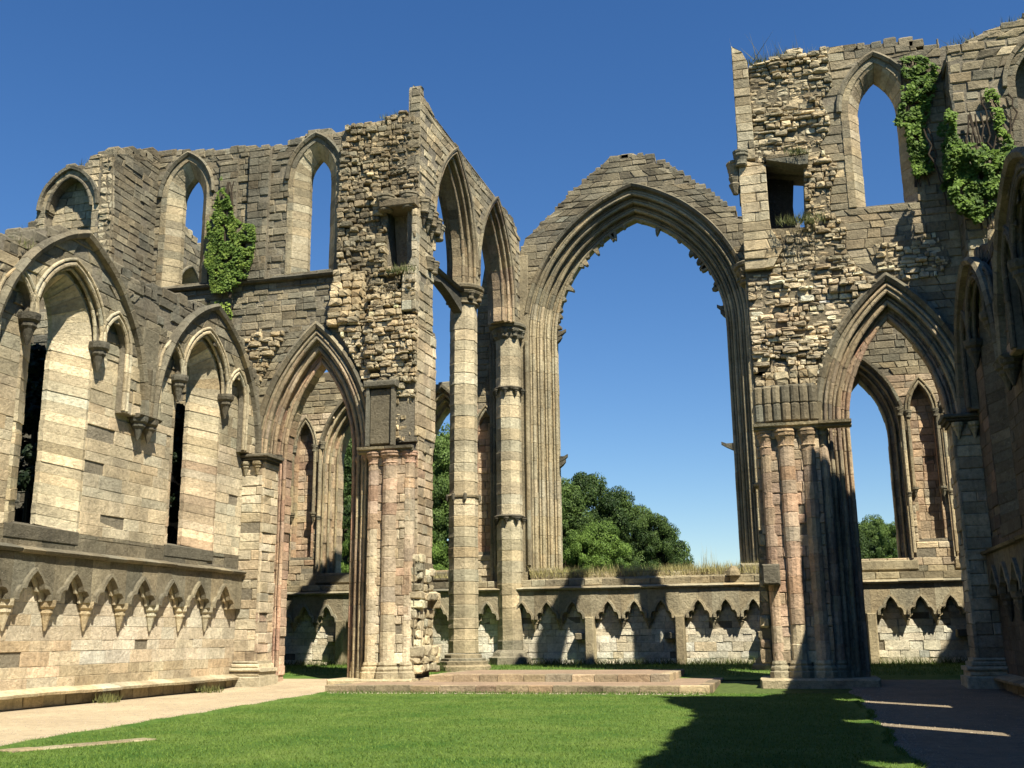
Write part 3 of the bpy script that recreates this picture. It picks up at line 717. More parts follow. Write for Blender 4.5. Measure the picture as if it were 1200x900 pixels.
    for x in (-14.78, -13.8): tube(th, 'slab_edge', wf, [(x, 8.45), (x, 10.7)], [(-.06, .3), (.06, .3), (.06, .52), (-.06, .52)], tone(Zdg, (0, 36, 9)))
    bevelbox(th, 'slab_cap', wf, -14.95, -13.65, 10.6, 10.85, -.1, .6, tone(Zdg, (0, 36, 10)), .05)
    # broken lower corner
    sf = Face((-12.96, 0, 0), (0, 1, 0), (1, 0, 0))
    ashlar(th, sf, [[(36.0, 4.2), (37.6, 4.2), (37.6, 8.8), (36.0, 8.8)]], dict(buff=1, cream=.5, pink=.3), (.3, .4), (.4, .8))
    rubble(th, sf, [[(35.6, .5), (37.6, .5), (37.6, 4.3), (35.6, 4.3)]], dict(cream=.7, buff=1, grey=.3), lambda u, v: .12 + .2 * nz(u, v) + (.3 if v < 1.5 or 2.6 < v < 3.4 else 0), (.25, .42), (.3, .7))
    rubble(th, wf, [[(-13.3, .8), (-12.8, .8), (-12.7, 4.4), (-13.2, 4.6)]], dict(cream=1, buff=.8, grey=.3), lambda u, v: .35 + .25 * nz(u * 2, v), (.25, .42), (.3, .5))
    scatter_top(th, wf, [p for p in top], Zg, 1.3, .1, .42, h=(.1, .22))
    return th.finish()
north_west_wall()

def north_turret():
    th = Thing('broken_stair_turret', 'pale broken turret above the left gable with half a blind arch on its face', 'turret', (-26.5, 33, 9))
    f = Face((0, 33, 0), (1, 0, 0), (0, -1, 0)); s = Face((-24.5, 0, 0), (0, 1, 0), (1, 0, 0))
    B = Arch(-26.35, .95, 18.0, 19.3, 14.0)
    top = [(-24.5, 20.1), (-25.2, 20.15), (-25.7, 19.7), (-26.4, 19.75), (-27.2, 19.15), (-27.6, 18.0), (-28.1, 17.3), (-28.3, 16.0), (-28.6, 14)]
    outer = [(-28.6, -.2), (-24.5, -.2)] + ragged(top, .4, .1)
    core(th, f, [(min(x, -24.6), y) for x, y in outer], [B.poly(.1)], 3.0); core(th, f, B.poly(.15), [], 1.5, -.5)
    ashlar(th, f, [outer, B.poly(.1)], lambda u, v: Zdg if v < 13 else dict(buff=.9, cream=.35, grey=.8), (.26, .36), (.4, .8))  # lower stones coloured dark in place of the shade in the aisle window slits
    ashlar(th, f, [B.poly(.1)], dict(buff=1, cream=.6, grey=.6), (.26, .34), (.35, .6), d=-.44)
    ring(th, f, B, [(0, .0), (.28, .0), (.28, -.5), (0, -.5)], .35, Zgb, jamb=False); ring(th, f, B, roll(.02, .0, .07), .35, Zg, 'arch_moulding', jamb=False)
    ring(th, f, B, [(.28, -.02), (.42, -.02), (.42, .14), (.3, .12)], .4, Zg, 'hood_stone', jamb=False)
    ashlar(th, s, [[(33, 9), (36.05, 9), (36.05, 21.4), (35.2, 20.9), (34.2, 20.6), (33, 20.0)]], Zg, (.26, .36), (.4, .8))
    core(th, s, [(33, 9), (36.05, 9), (36.05, 21.4), (35.2, 20.9), (34.2, 20.6), (33, 20.0)], [], .6)
    rubble(th, f, [[(-25.1, 11), (-24.4, 11), (-24.35, 17.5), (-24.55, 20.0), (-25.0, 20.0), (-24.9, 15)]], dict(cream=.5, buff=1, grey=.6), lambda u, v: .05 + .25 * noise.noise(Vector((u, v * 1.4, 9))), (.2, .34), (.25, .5))
    scatter_top(th, f, top[:7], Zg, 2.8, .1, .45, h=(.12, .25))
    scatter_top(th, s, [(33, 20.1), (34.2, 20.7), (35.2, 21), (36, 21.5)], Zg, 1.0, .1, .45, h=(.12, .25))
    return th.finish()
north_turret()

# south: the tower-like stump on the right
def south_west_wall():
    th = Thing('south_chapel_wall', 'massive ruined wall right of the great window with ivy, an upper lancet and a pointed doorway arch', 'wall', (2, 36, 0))
    A = Arch(3.5, 1.55, 8.3, 12.0, -.3)
    top = [(16, 21.3), (12, 21.6), (9, 21.4), (6.0, 21.4), (5.2, 21.75), (4.3, 21.9), (3.2, 21.95), (2.4, 21.85), (1.4, 21.9), (.2, 21.75), (-.5, 21.6), (-.7, 22.2), (-1.05, 22.4)]
    tr = ragged(top, .45, .07)
    W = Arch(3.78, 1.0, 19.4, 21.15, 15.85)
    wl = A.poly(.88, 9)
    pocket = [(-.15, 15.4), (1.05, 15.3), (1.15, 17.5), (-.15, 17.75)]
    outer = [(-1.05, -.4)] + wl + [(16, -.4)] + tr
    holes = [W.poly(.14, 8), pocket]
    low = [(-1.05, -.4)] + wl + [(16, -.4), (16, 18.5), (4.9, 18.5)] + [p for p in W.poly(.14, 8, 15.85)[::-1] if p[1] < 18.5] + [(2.6, 18.5), (-1.05, 18.5)]
    core(th, wf, outer, holes, .85); core(th, wf, low, [pocket], 1.6, -.6)
    core(th, wf, [(-.4, 15.0), (.8, 15.0), (.72, 16.6), (.85, 18.0), (-.4, 18.0)], [], 1.5, -1.15, (.08, .07, .055))  # near-black plate: the shade inside the opening is put into its colour
    nz = lambda u, v: noise.noise(Vector((u * .8, v * .8, 7.7)))
    lim = [(2.25, 22), (2.35, 20.5), (1.9, 20.0), (2.2, 19.0), (1.7, 18.2), (2.3, 17.4), (2.0, 16.6), (1.9, 15.8), (2.4, 15.2), (2.3, 14.4), (2.7, 13.6), (3.3, 13.15)]
    ash = [(5.98, 21.6)] + [p for p in tr if 2.3 < p[0] < 5.9] + lim[:-1] + [p for p in Arch(3.5, 1.55, 8.3, 12.0, 8).poly(1.0) if p[0] >= 3.5] + [(5.98, 8.4)]
    def az(u, v):
        return dict(grey=1, buff=.5) if v > 15.6 else dict(grey=.8, buff=.8, pink=.1)
    ashlar(th, wf, [ash] + holes[:1], az, (.24, .36), (.35, .85), wobble=.012)
    rub = [(-1.0, 10.2)] + [(x, z) for x, z in Arch(3.5, 1.55, 8.3, 12.0, 9.9).poly(1.0) if x < 3.45] + [(3.3, 13.15)] + lim[::-1][1:] + [p for p in tr if -.45 < p[0] < 2.3] + [(-.5, 21.6), (-.5, 18), (-1.0, 17.8)]
    def rz(u, v):
        if v > 19: return dict(buff=1, grey=.5, ochre=.25, cream=.4)
        return dict(buff=1, ochre=.45, cream=.8, grey=.2) if v > 14 else dict(buff=.9, cream=1, ochre=.45, pink=.15, white=.15)
    rubble(th, wf, [rub, [(-1.0, 13.8), (1.1, 13.8), (1.3, 17.9), (-1.0, 17.9)]], rz, lambda u, v: .16 + .24 * nz(u, v) + .05 * math.sin(v * 3), (.13, .24), (.25, .6))
    rubble(th, wf, [[(-.15, 13.75), (1.35, 13.75), (1.3, 15.3), (-.15, 15.35)]], rz, lambda u, v: .14 + .2 * nz(u, v), (.13, .24), (.25, .5)); rubble(th, wf, [[(1.05, 15.2), (1.4, 15.2), (1.4, 17.9), (1.15, 17.7)]], rz, lambda u, v: .2, (.15, .25), (.2, .35))
    rubble(th, wf, [[(3.3, 13.2), (5.0, 13.1), (5.6, 13.6), (5.2, 14.6), (3.2, 14.4)]], rz, lambda u, v: .08 + .12 * nz(u, v), (.13, .22), (.25, .55))
    # dressed pieces: quoins, pocket jamb
    qz = dict(buff=1, cream=.4, grey=.3)
    ashlar(th, wf, [[(-1.05, 17.95), (-.45, 17.95), (-.5, 21.7), (-.75, 22.3), (-1.05, 22.4)]], qz, (.3, .4), (.3, .7), d=.3, depth=.4)
    ashlar(th, wf, [[(-1.05, 13.9), (-.1, 13.9), (.3, 14.6), (-.1, 15.3), (-.12, 17.8), (-1.05, 17.95)]], dict(buff=1, cream=.6, ochre=.2), (.3, .42), (.4, .9), d=.28, depth=.4)
    ashlar(th, wf, [[(-.1, 17.5), (1.3, 17.45), (1.35, 17.9), (-.1, 18.0)]], Zg, (.25, .4), (.6, 1.2), d=.4, depth=.6)
    for x, y, z in ((-.95, 35.7, 17.7), (-1.2, 35.95, 17.4), (-1.15, 36.3, 17.6), (-1.2, 36.7, 17.5)): capital(th, x, y, z, .2, .55, Zg)
    for z in (17.0, 17.25): lathe(th, 'broken_bracket', -1.2, 35.9, [(z - .25, .1), (z, .2), (z + .1, .24), (z + .18, .15)], Zg, 8)
    splay_window(th, wf, W, dict(grey=.9, buff=.8), True, nin=-.36, zrev=dict(buff=1, cream=.3, grey=.4, pink=.15))
    aisle_arch(th, wf, A)
    # proud wall to the right
    pfc = Face((0, 34.85, 0), (1, 0, 0), (0, -1, 0))
    W3 = Arch(8.95, 1.0, 19.0, 20.5, 15.9)
    ptop = [(16, 21.6), (12, 21.5), (9.2, 21.6), (8.4, 21.25), (7.8, 21.2), (7.1, 20.85), (6.5, 20.65), (5.95, 20.5)]
    po = [(5.95, 11), (16, 11)] + ragged(ptop, .45, .08)
    core(th, pfc, [(max(x, 6.05), y) for x, y in po], [W3.poly(.1)], 1.3); core(th, pfc, [(7.8, 15.5), (10, 15.5), (10, 21), (7.8, 21)], [], 1.3, -.8)
    ashlar(th, pfc, [po, W3.poly(.1)], dict(grey=1, buff=.35), (.3, .42), (.42, .75), cham=.045, dj=.03, var=.2)
    ring(th, pfc, W3, [(0, .0), (.24, .0), (.24, -.6), (0, -.6)], .38, Zg); ring(th, pfc, W3, [(.24, -.02), (.4, -.02), (.4, .14), (.26, .12)], .5, Zg, 'hood_stone', jamb=False)
    sdf = Face((5.95, 0, 0), (0, 1, 0), (-1, 0, 0))
    ashlar(th, sdf, [[(34.85, 11), (36, 11), (36, 20.6), (34.85, 20.5)]], Zdg, (.3, .4), (.4, .7))
    # pier with shafts
    pz = lambda z: dict(pink=1, buff=.6, cream=.35, grey=.08)
    ashlar(th, wf, [[(-1.05, .8), (1.1, .8), (1.1, 8.2), (-1.05, 8.2)]], lambda u, v: pz(v), (.3, .42), (.4, .8), d=.02)
    core(th, wf, [(-.85, 0), (.95, 0), (.95, 8.2), (-.85, 8.2)], [], 0, .38)
    ashlar(th, wf, [[(-.85, .8), (.95, .8), (.95, 8.2), (-.85, 8.2)]], lambda u, v: pz(v), (.3, .42), (.4, .8), d=.42, depth=.4)
    for x, y, r in ((-.72, 35.76, .22), (-.1, 35.66, .27), (.6, 35.72, .26), (1.08, 35.86, .17), (1.3, 36.15, .13), (1.52, 36.4, .15), (1.74, 36.65, .12)):
        shaft(th, x, y, .85, 7.95, r, pz, (.4, .7), 12)
        capital(th, x, y, 7.62, r, .58, dict(pink=.8, buff=.9)); plinth(th, x, y, .25, r * 1.15, .62, Zb)
    impost_band(th, wf, -1.1, 2.0, 8.26, .5, Zgb); impost_band(th, wf, 5.0, 5.6, 8.26, 0, Zdg)
    bevelbox(th, 'base_moulding', wf, -1.35, 2.2, -.2, .34, -1.6, .95, tone(Zb, (0, 35, 0)), .06)
    # fluted springer left on the capital
    for i, x in enumerate(np.linspace(-.88, .85, 7)):
        for z in (8.5, 9.1): lathe(th, 'springer_roll', x, 35.66 + .12 * abs(i - 3) / 3, [(z, .13), (z + .04, .16), (z + .55, .16), (z + .6, .13)], Zg, 10)
    bevelbox(th, 'springer_block', wf, -.95, .95, 8.45, 9.75, -.1, .3, tone(Zdg, (0, 36, 9)), .03)
    rubble(th, wf, [[(-.95, 9.7), (1.0, 9.7), (1.1, 10.3), (-.95, 10.3)]], Zr, lambda u, v: .35, (.2, .3), (.3, .5))
    # broken left edge near the ground, with a leftover block
    rubble(th, wf, [[(-1.35, .8), (-.95, .8), (-.95, 5.0), (-1.15, 5.0)]], dict(buff=1, pink=.6, grey=.4), lambda u, v: .1 + .25 * nz(u * 2, v), (.3, .45), (.3, .5))
    bevelbox(th, 'leftover_block', wf, -1.1, -.55, 3.2, 3.85, .1, .8, tone(Zdg, (0, 35, 3)), .05)
    scatter_top(th, wf, top[3:-2], Zg, .7, .12, .42, h=(.1, .22)); scatter_top(th, pfc, ptop[2:], Zg, 1.0, .12, .45, h=(.1, .24))
    return th.finish()
south_west_wall()
# ------------------------------------------------------------------ great east wall
ef = Face((0, 49, 0), (1, 0, 0), (0, -1, 0))
BIG = Arch(-6.65, 4.2, 16.0, 21.95, 4.55)
def east_wall():
    th = Thing('great_east_wall', 'far wall carrying the huge empty pointed window under a worn stone gable', 'wall', (-6.65, 49, .45))
    nz = lambda u, v: noise.noise(Vector((u * .8, v * .8, 5.5)))
    gable = [(-1.0, 20.9), (-1.75, 21.4), (-2.95, 22.6), (-4.1, 23.6), (-5.1, 24.45), (-5.9, 24.95), (-6.5, 25.1), (-7.3, 24.95), (-7.75, 24.8), (-8.8, 23.95), (-9.6, 23.3), (-10.6, 22.3), (-11.4, 21.5), (-12.15, 20.9)]
    gr = ragged(gable, .42, .09)
    top = [(16.0, 17.0), (10, 16.8), (4, 16.4), (1.5, 16.2), (1.2, 20.5)] + gr + [(-12.5, 20.3), (-13.3, 20.5), (-14.2, 20.0), (-14.5, 18.2)]
    nwin = Arch(-16.5, 1.7, 10.6, 13.3, 4.6)
    # the high broken light beside the arcade: stone bar over sky
    top += [(-14.6, 17.8), (-14.75, 15.5), (-14.8, 13.9)] + ragged([(-14.9, 13.75), (-18, 13.9), (-21.5, 14.6), (-24, 14.9), (-27, 14.6), (-29.6, 15)], .5, .12)
    outer = [(-29.6, -.2), (16.0, -.2)] + top
    lan = [Arch(c, 1.05, 10.3, 12.9, 4.7) for c in (-26.1, -21.25, -16.45, 3.3, 8.15, 13.0)]
    bl = [Arch(c, .5, 11.1, 12.45, 5.6) for c in (-23.75, -18.85, -14.2, 5.72, 10.6)]
    # openings: the ring stones fill the band between hole and light
    bigh = BIG.poly(1.22, 14); holes = [bigh] + [L.poly(.62, 8) for L in lan] + [b.poly(.1, 6) for b in bl]
    core(th, ef, outer, holes, 1.6)
    for b in bl: core(th, ef, b.poly(.2, 6), [], 1.3, -.42); ashlar(th, ef, [b.poly(.1)], dict(pink=.8, buff=.8, cream=.4), (.3, .4), (.4, .6), d=-.36)
    def ez(u, v):
        if v > 20: return dict(grey=1, dgrey=.35, buff=.45)
        if v > 13 or v < 4.6: return dict(grey=.9, buff=.7)
        return dict(buff=1, cream=.5, pink=.45, grey=.2)
    ashlar(th, ef, [[p for p in outer if True]] + holes, ez, (.26, .4), (.4, .95), v0=3.9, cham=.03)
    # great window, four orders stepping back, each with rolls
    zb = lambda u, v: dict(buff=1, cream=.25, grey=.2) if v < 17.5 else dict(grey=.6, buff=.9)
    for n0, d0 in ((.0, -1.05), (.3, -.72), (.6, -.4), (.9, -.12)):
        ring(th, ef, BIG, [(n0, d0), (n0 + .32 if n0 < .9 else 1.24, d0), (n0 + .32 if n0 < .9 else 1.24, -1.6), (n0, -1.6)], .5, zb, 'voussoir', segj=.55, var=.06)
        ring(th, ef, BIG, roll(n0 + .03, d0 + .02, .085), .7, zb, 'arch_moulding', segj=.9, jit=.004, var=.06)
        ring(th, ef, BIG, roll(n0 + .17, d0 + .02, .055), .7, zb, 'arch_moulding', segj=.9, jit=.004, var=.06)
    ring(th, ef, BIG, [(1.18, -.03), (1.22, .14), (1.34, .2), (1.4, .12), (1.4, -.03)], .6, Zg, 'hood_stone', jamb=False, t0=.12)
    # stubs of lost tracery along the inner edge
    for sg in (-1, 1):
        for i in range(24):
            t = .06 + i * .94 / 24 + R(-.014, .014)
            if random.random() < .38: continue
            L = R(.06, .2) if random.random() < .6 else R(.2, .42); secs = []
            for q, wv in ((0, .13), (.6, .10), (1, .04)):
                a = BIG.arc(sg, -L * q, t - wv / 7 + R(-.004, .004)); b = BIG.arc(sg, -L * q, t + wv / 7)
                secs.append([(*a, -1.0), (*b, -1.0), (*b, -1.32), (*a, -1.32)])
            prism(th, 'tracery_stub', ef, secs, tone(Zgb, (BIG.c, 49, 18)))
        for v, L in ((16.3, .5), (10.0, .45), (16.0, .3), (9.75, .35)) if sg < 0 else ((16.9, .45), (10.2, .6), (16.6, .3)):
            x = BIG.c + sg * BIG.a
            prism(th, 'tracery_stub', ef, [[(x + sg * .05, v - .22, -1.), (x + sg * .05, v + .16, -1.), (x + sg * .05, v + .16, -1.35), (x + sg * .05, v - .22, -1.35)],
                  [(x - sg * L * .6, v - .02, -1.), (x - sg * L * .6, v + .15, -1.), (x - sg * L * .6, v + .15, -1.3), (x - sg * L * .6, v - .02, -1.3)],
                  [(x - sg * L, v + .12, -1.08), (x - sg * L, v + .26, -1.08), (x - sg * L, v + .26, -1.2), (x - sg * L, v + .12, -1.2)]], tone(Zdg, (x, 49, v)))
    scatter_top(th, ef, gable[1:-1], Zg, 1.4, .1, .36, h=(.1, .2)); scatter_top(th, ef, [(-29, 14.9), (-24, 14.9), (-21.5, 14.6), (-18, 13.9), (-14.9, 13.8)], Zg, 1.3, .2, .45)
    scatter_top(th, ef, [(1.5, 16.2), (4, 16.4), (10, 16.8)], Zg, 1.3, .15, .45)
    # lancets
    for L in lan:
        zz = dict(buff=.9, pink=.5, cream=.5)
        for n0, d0 in ((.0, -.85), (.24, -.5), (.44, -.2)):
            ring(th, ef, L, [(n0, d0), (.64, d0), (.64, -1.6), (n0, -1.6)] if n0 > .4 else [(n0, d0), (n0 + .26, d0), (n0 + .26, -1.6), (n0, -1.6)], .38, zz, 'voussoir', segj=.4, jit=.02)
            ring(th, ef, L, roll(n0 + .02, d0 + .02, .06), .5, dict(buff=1, grey=.4), 'arch_moulding', segj=.7)
        ring(th, ef, L, [(.6, -.02), (.74, -.02), (.76, .13), (.64, .12)], .5, Zg, 'hood_stone', jamb=False)
        for s in (-1, 1):
            capital(th, L.c + s * 1.5, 48.88, 10.95, .12, .4, Zg)
            shaft(th, L.c + s * 1.58, 48.86, 5.0, 10.95, .09, Zb, (.8, 1.3), 8, 'jamb_shaft')
            capital(th, L.c + s * 1.58, 48.86, 7.4, .1, .2, Zg, name='annulet')
        bevelbox(th, 'sill', ef, L.c - 1.7, L.c + 1.7, 4.3, 4.72, -1.6, .06, tone(Zgb, (L.c, 49, 4)), .04)
    for b in bl:
        for n, d, r in ((.02, .02, .06), (.15, .05, .05)): ring(th, ef, Arch(b.c, b.a, b.sp, b.ap, 11.1), roll(n, d, r), .4, Zgb, 'arch_moulding', jamb=False)
        ring(th, ef, b, [(-.02, -.01), (.12, -.03), (.12, -.4), (-.02, -.4)], .4, dict(pink=.7, buff=.8), 'voussoir')
        for s in (-1, 1): capital(th, b.c + s * .56, 48.9, 10.85, .12, .36, Zg); shaft(th, b.c + s * .6, 48.9, 7.8, 10.9, .085, dict(grey=.8, buff=.8), (1, 1.4), 8, 'jamb_shaft'); corbel(th, ef, b.c + s * .58, 7.8, .18, .45, Zg, out=.06)
    # lower wall with blind arcade and ledge
    lf = Face((0, 48.62, 0), (1, 0, 0), (0, -1, 0))
    core(th, lf, [(-29.4, -.1), (15.8, -.1), (15.8, 4.1), (-29.4, 4.1)], [], .6)
    for seg in ((-29.4, 15.8),):
        ashlar(th, lf, [[(seg[0], .3), (seg[1], .3), (seg[1], 3.0), (seg[0], 3.0)]], dict(cream=1, white=1.1, buff=.2), (.26, .4), (.4, 1.0), cham=.012, dj=.01, gap=.004, var=.12)
        dado(th, lf, seg[0], seg[1], .45, 3.72, 3.22, 2.42, 1.18, -9.15, .36, dict(grey=.8, buff=.9), dict(grey=1, buff=.55, cream=.15), .5, period=4.0, hw=.5, out=.2)
        ashlar(th, lf, [[(seg[0], 3.9), (seg[1], 3.9), (seg[1], 4.2), (seg[0], 4.2)]], Zgb, (.3, .3), (.6, 1.2), d=.1, depth=.8)
    for x in (-9.15, -5.15, -17.15, -21.15, -1.15, 2.85, 6.85):
        bevelbox(th, 'altar_pier', lf, x - .2, x + .2, .3, 2.5, -.05, .72, tone(dict(buff=1, grey=.6), (x, 48, 1)), .04)
        bevelbox(th, 'altar_slab', lf, x - .7, x - .2, 1.5, 1.8, -.05, .5, tone(dict(grey=1, buff=.5), (x, 48, 1)), .04)
    # sloping sill below the great window
    th.add('sill', ef.PP([(-12.1, 4.1, .4), (-1.2, 4.1, .4), (-1.2, 4.2, .4), (-12.1, 4.2, .4), (-10.85, 4.1, -1.6), (-2.45, 4.1, -1.6), (-2.45, 4.62, -1.6), (-10.85, 4.62, -1.6)]), [(0, 1, 2, 3), (3, 2, 6, 7), (4, 5, 6, 7), (0, 3, 7, 4), (1, 2, 6, 5)], tone(Zgb, (0, 49, 4)))
    for x in (-2.75, ): lathe(th, 'jamb_base', x, 48.6, [(4.2, .34), (4.4, .3), (4.55, .2), (4.62, .1)], Zgb, 8)
    for s in (-1, 1):
        bevelbox(th, 'jamb_base', ef, BIG.c + s * 4.9 - .7, BIG.c + s * 4.9 + .7, 4.1, 4.75, -1.2, .12, tone(Zgb, (s * 4, 49, 4)), .1)
    th.finish()
    # dry grass grown along the ledge
    sp = [(R(-12, -1.3), R(48.4, 50.2), 4.35 + R(-.1, .2)) for _ in range(5200)]
    o = blades('ledge_grass', sp, M_DRY, .36, .022, lean=.3); tag(o, 'dry yellow grass standing along the sill of the great window', 'grass')
    sp = [(random.choice([-3.6, -3.9, -4.05]) + R(-.1, .1), 48.9, 4.4) for _ in range(24)]
    o = blades('seed_stalk', sp, M_DRY, 1.2, .03, lean=.1); tag(o, 'tall seed stalks above the window ledge grass at its right end', 'grass')
    sp = [(R(-17.8, -15.2), R(48.5, 50), 4.4) for _ in range(700)]
    blades('ledge_grass', sp, M_DRY, .3, .022, lean=.3)
east_wall()
# ------------------------------------------------------------------ arcades across the chapel
def octo(th, cx, cy, r, z1, zone, z0=1.05):
    shaft(th, cx, cy, z0, z1, r, zone, (.38, .55), 8, 'drum', 0, .1, .018)
def pier(name, x, y, label, k=1.):
    th = Thing(name, label, 'pillar', (x, y, gz(y)))
    pz = lambda z: dict(buff=1, cream=1, grey=.06) if z > 2 else dict(cream=.9, buff=.7)
    octo(th, x, y, .62 * k, 7.28, pz); octo(th, x, y, .60 * k, 15.7, pz, 7.42)
    lathe(th, 'annulet', x, y, [(7.26, .6), (7.3, .68), (7.38, .7), (7.44, .6)], Zg, 8)
    for i in range(7):
        a = 2 * math.pi * i / 8 + .4; lathe(th, 'broken_shaft_ring', x + .66 * math.cos(a), y + .66 * math.sin(a), [(7.1, .02), (7.2, .07), (7.4, .08), (7.45, .05)], Zdg, 6)
    lathe(th, 'capital', x, y, [(15.6, .6), (15.66, .68), (15.75, .62), (15.95, .68), (16.08, .8), (16.16, .84), (16.22, .76), (16.3, .88), (16.42, .9), (16.48, .82)], Zg, 16)
    for i in range(8):
        a = 2 * math.pi * i / 8; capital(th, x + .68 * math.cos(a), y + .68 * math.sin(a), 15.8, .12, .38, Zg, 8, out=1.6)
    g = gz(y)
    for z, r, h in ((g - .1, 1.12, .28), (g + .18, 1.0, .16), (g + .34, .9, .1), (g + .44, .76, .16)):
        lathe(th, 'base', x, y, [(z, r), (z + h * .75, r), (z + h, r - .07)], dict(grey=.9, buff=.8), 8)
    return th.finish()
pier('octagonal_pier', -13.25, 42.35, 'tall pale octagonal pier standing free left of the great window')
pier('octagonal_pier', -.85, 42.8, 'octagonal pier hidden behind the massive right hand wall', .8)
def arcade(side):
    if side < 0:
        fc = Face((-12.97, 36, 0), (.62, 13, 0), (13, -.62, 0)); lab = 'high arcade wall with two pointed arches running back to the great window'; nm = 'north_arcade'
        top = [(12.95, 21.0), (12.2, 21.6), (10.5, 21.7), (8.6, 21.85), (6.3, 21.75), (4.0, 22.0), (2.2, 22.0), (1.3, 22.15), (.7, 22.35), (.2, 22.75), (-.15, 22.6)]
    else:
        fc = Face((-1.03, 36.2, 0), (.35, 12.8, 0), (-12.8, .35, 0)); lab = 'arcade wall behind the massive right hand wall'; nm = 'south_arcade'
        top = [(12.75, 21.2), (9, 21.6), (5, 21.8), (1.6, 22.0)]
    th = Thing(nm, lab, 'arcade', tuple(fc.P(6, 0)))
    tr = ragged(top, .42, .07)
    TT = 1.3 if side < 0 else .62
    A1 = Arch(3.75, 2.0, 17.3, 21.2, 16.4) if side < 0 else Arch(3.75, 2.0, 16.9, 21.4, 16.4); A2 = Arch(9.2, 2.1, 17.1, 21.2, 16.4)
    def cut(A, n=.42):   # arch side outline that stops level with the springing
        return A.poly(n, 9)
    x0 = 0 if side < 0 else 1.4
    outer = [(x0 - .02, 13.2 if side < 0 else 16.2)] + ([(1.62, 8.8 if side < 0 else 16.2)] if side < 0 else []) + [(A1.c - A1.a - .42, 16.4)] + cut(A1)[1:-1] + [(A1.c + A1.a + .42, 16.4), (A2.c - A2.a - .42, 16.4)] + cut(A2)[1:-1] + [(A2.c + A2.a + .42, 16.4), (12.0, 16.3), (12.95, 16.3)] + tr
    if side < 0: outer = [(-.12, 13.0), (1.3, 13.0)] + outer[2:]
    core(th, fc, outer, [], .5); core(th, fc, [(max(u, 1.25) if v < 18 else u, min(v, 21.1) if u < 1.5 else v - .1) for u, v in outer], [], TT, -.45) if side < 0 else None
    az = lambda u, v: dict(buff=.9, grey=.8, cream=.15) if v > 16 else dict(buff=1, cream=.3, grey=.4)
    ashlar(th, fc, [outer], az, (.28, .4), (.42, .9), cham=.028)
    for A in (A1, A2):
        for n0, d0 in ((.0, -.42), (.2, -.2), (.36, -.02)) if side < 0 else ((.0, -.2), (.2, -.1), (.36, -.02)):
            ring(th, fc, A, [(n0, d0), (min(n0 + .24, .46), d0), (min(n0 + .24, .46), -TT - d0), (n0, -TT - d0)], .42, dict(buff=1, pink=.25, grey=.4), 'voussoir', segj=.42)
            for dn, rr in ((.02, .065), (.12, .045)): ring(th, fc, A, roll(n0 + dn, d0 + .02, rr), .6, dict(buff=1, pink=.2, grey=.3), 'arch_moulding')
        ring(th, fc, A, [(.44, .0), (.56, .0), (.56, .13), (.46, .1)], .6, Zg, 'hood_stone', jamb=False)
    if side < 0:
        scatter_top(th, fc, top[:8], Zg, 1.2, .1, .4, h=(.08, .2))
        # west respond side and its clustered caps
        ashlar(th, fc, [[(-.15, 8.8), (1.66, 8.8), (1.66, 13.0), (-.15, 13.0)]], dict(buff=1, cream=.5, pink=.15), (.34, .46), (.5, .9))
        core(th, fc, [(-.12, 8.6), (1.64, 8.6), (1.64, 13.1), (-.12, 13.1)], [], 1.3)
        wfx = Face((0, 35.86, 0), (1, 0, 0), (0, -1, 0))
        core(th, wfx, [(-13.5, 17.8), (-13.0, 17.8), (-13.0, 22.5), (-13.3, 22.7), (-13.48, 20.8)], [], .3)
        rubble(th, wfx, [[(-14.2, 19.2), (-13.5, 19.2), (-13.5, 21.5), (-14.2, 21.3)]], Zg, lambda u, v: .05, (.14, .24), (.2, .4))
        ashlar(th, wfx, [[(-13.5, 17.8), (-12.98, 17.8), (-12.98, 22.5), (-13.3, 22.8), (-13.55, 20.6)]], Zgb, (.28, .36), (.3, .5), d=.04)
        for i, u in enumerate((.1, .5, .9, 1.3, 1.6)):
            p = fc.P(u, 0, .08 - .0 * i); capital(th, p[0], p[1], 17.45 - .14 * i, .2, .62, Zg)
            if i < 3: corbel(th, fc, u + .05, 17.5 - .14 * i, .2, .5, Zg, out=.05)
        # beam linking respond and pier, its underside cut to a point
        slab(th, 'stone_beam', Face(fc.P(0, 0, -.45), fc.u, fc.n), [(1.6, 15.2), (2.4, 15.6), (3.3, 15.8), (4.4, 15.6), (5.8, 15.2), (5.8, 16.1), (1.6, 16.1)], -.4, 0, tone(Zdg, fc.P(3, 15)))
        course(th, Face(fc.P(0, 0, -.45), fc.u, fc.n), 1.5, 5.8, 16.1, [(-.05, -.4), (-.05, .1), (.05, .18), (.12, .1), (.14, -.4)], Zdg, .7)
        for u in (1.3, .8): capital(th, *fc.P(u, 0, .0)[:2], 15.4, .18, .5, Zg)
        # string patches on the jamb
        sfx = Face(fc.P(1.66, 0, 0), (-1, 0, 0), (0, 1, 0))
    # east respond
    g = .45; c = fc.P(12.55, 0, -.55 if side < 0 else -.6); pz = dict(buff=1, cream=.6, grey=.25)
    for z0, z1 in ((1.1, 7.05), (7.2, 13.2), (13.35, 15.75)):
        shaft(th, c[0], c[1], z0, z1, .62, pz, (.4, .6), 8)
    for z in (7.05, 13.2):
        lathe(th, 'annulet', c[0], c[1], [(z - .05, .6), (z, .7), (z + .1, .76), (z + .18, .62)], Zdg, 8)
        for i in range(8):
            a = 2 * math.pi * i / 8; corbel(th, Face((c[0], c[1], 0), (1, 0, 0), (0, -1, 0)), .68 * math.cos(a), z + .03, .14, .32, Zdg, out=.66 * math.sin(a))
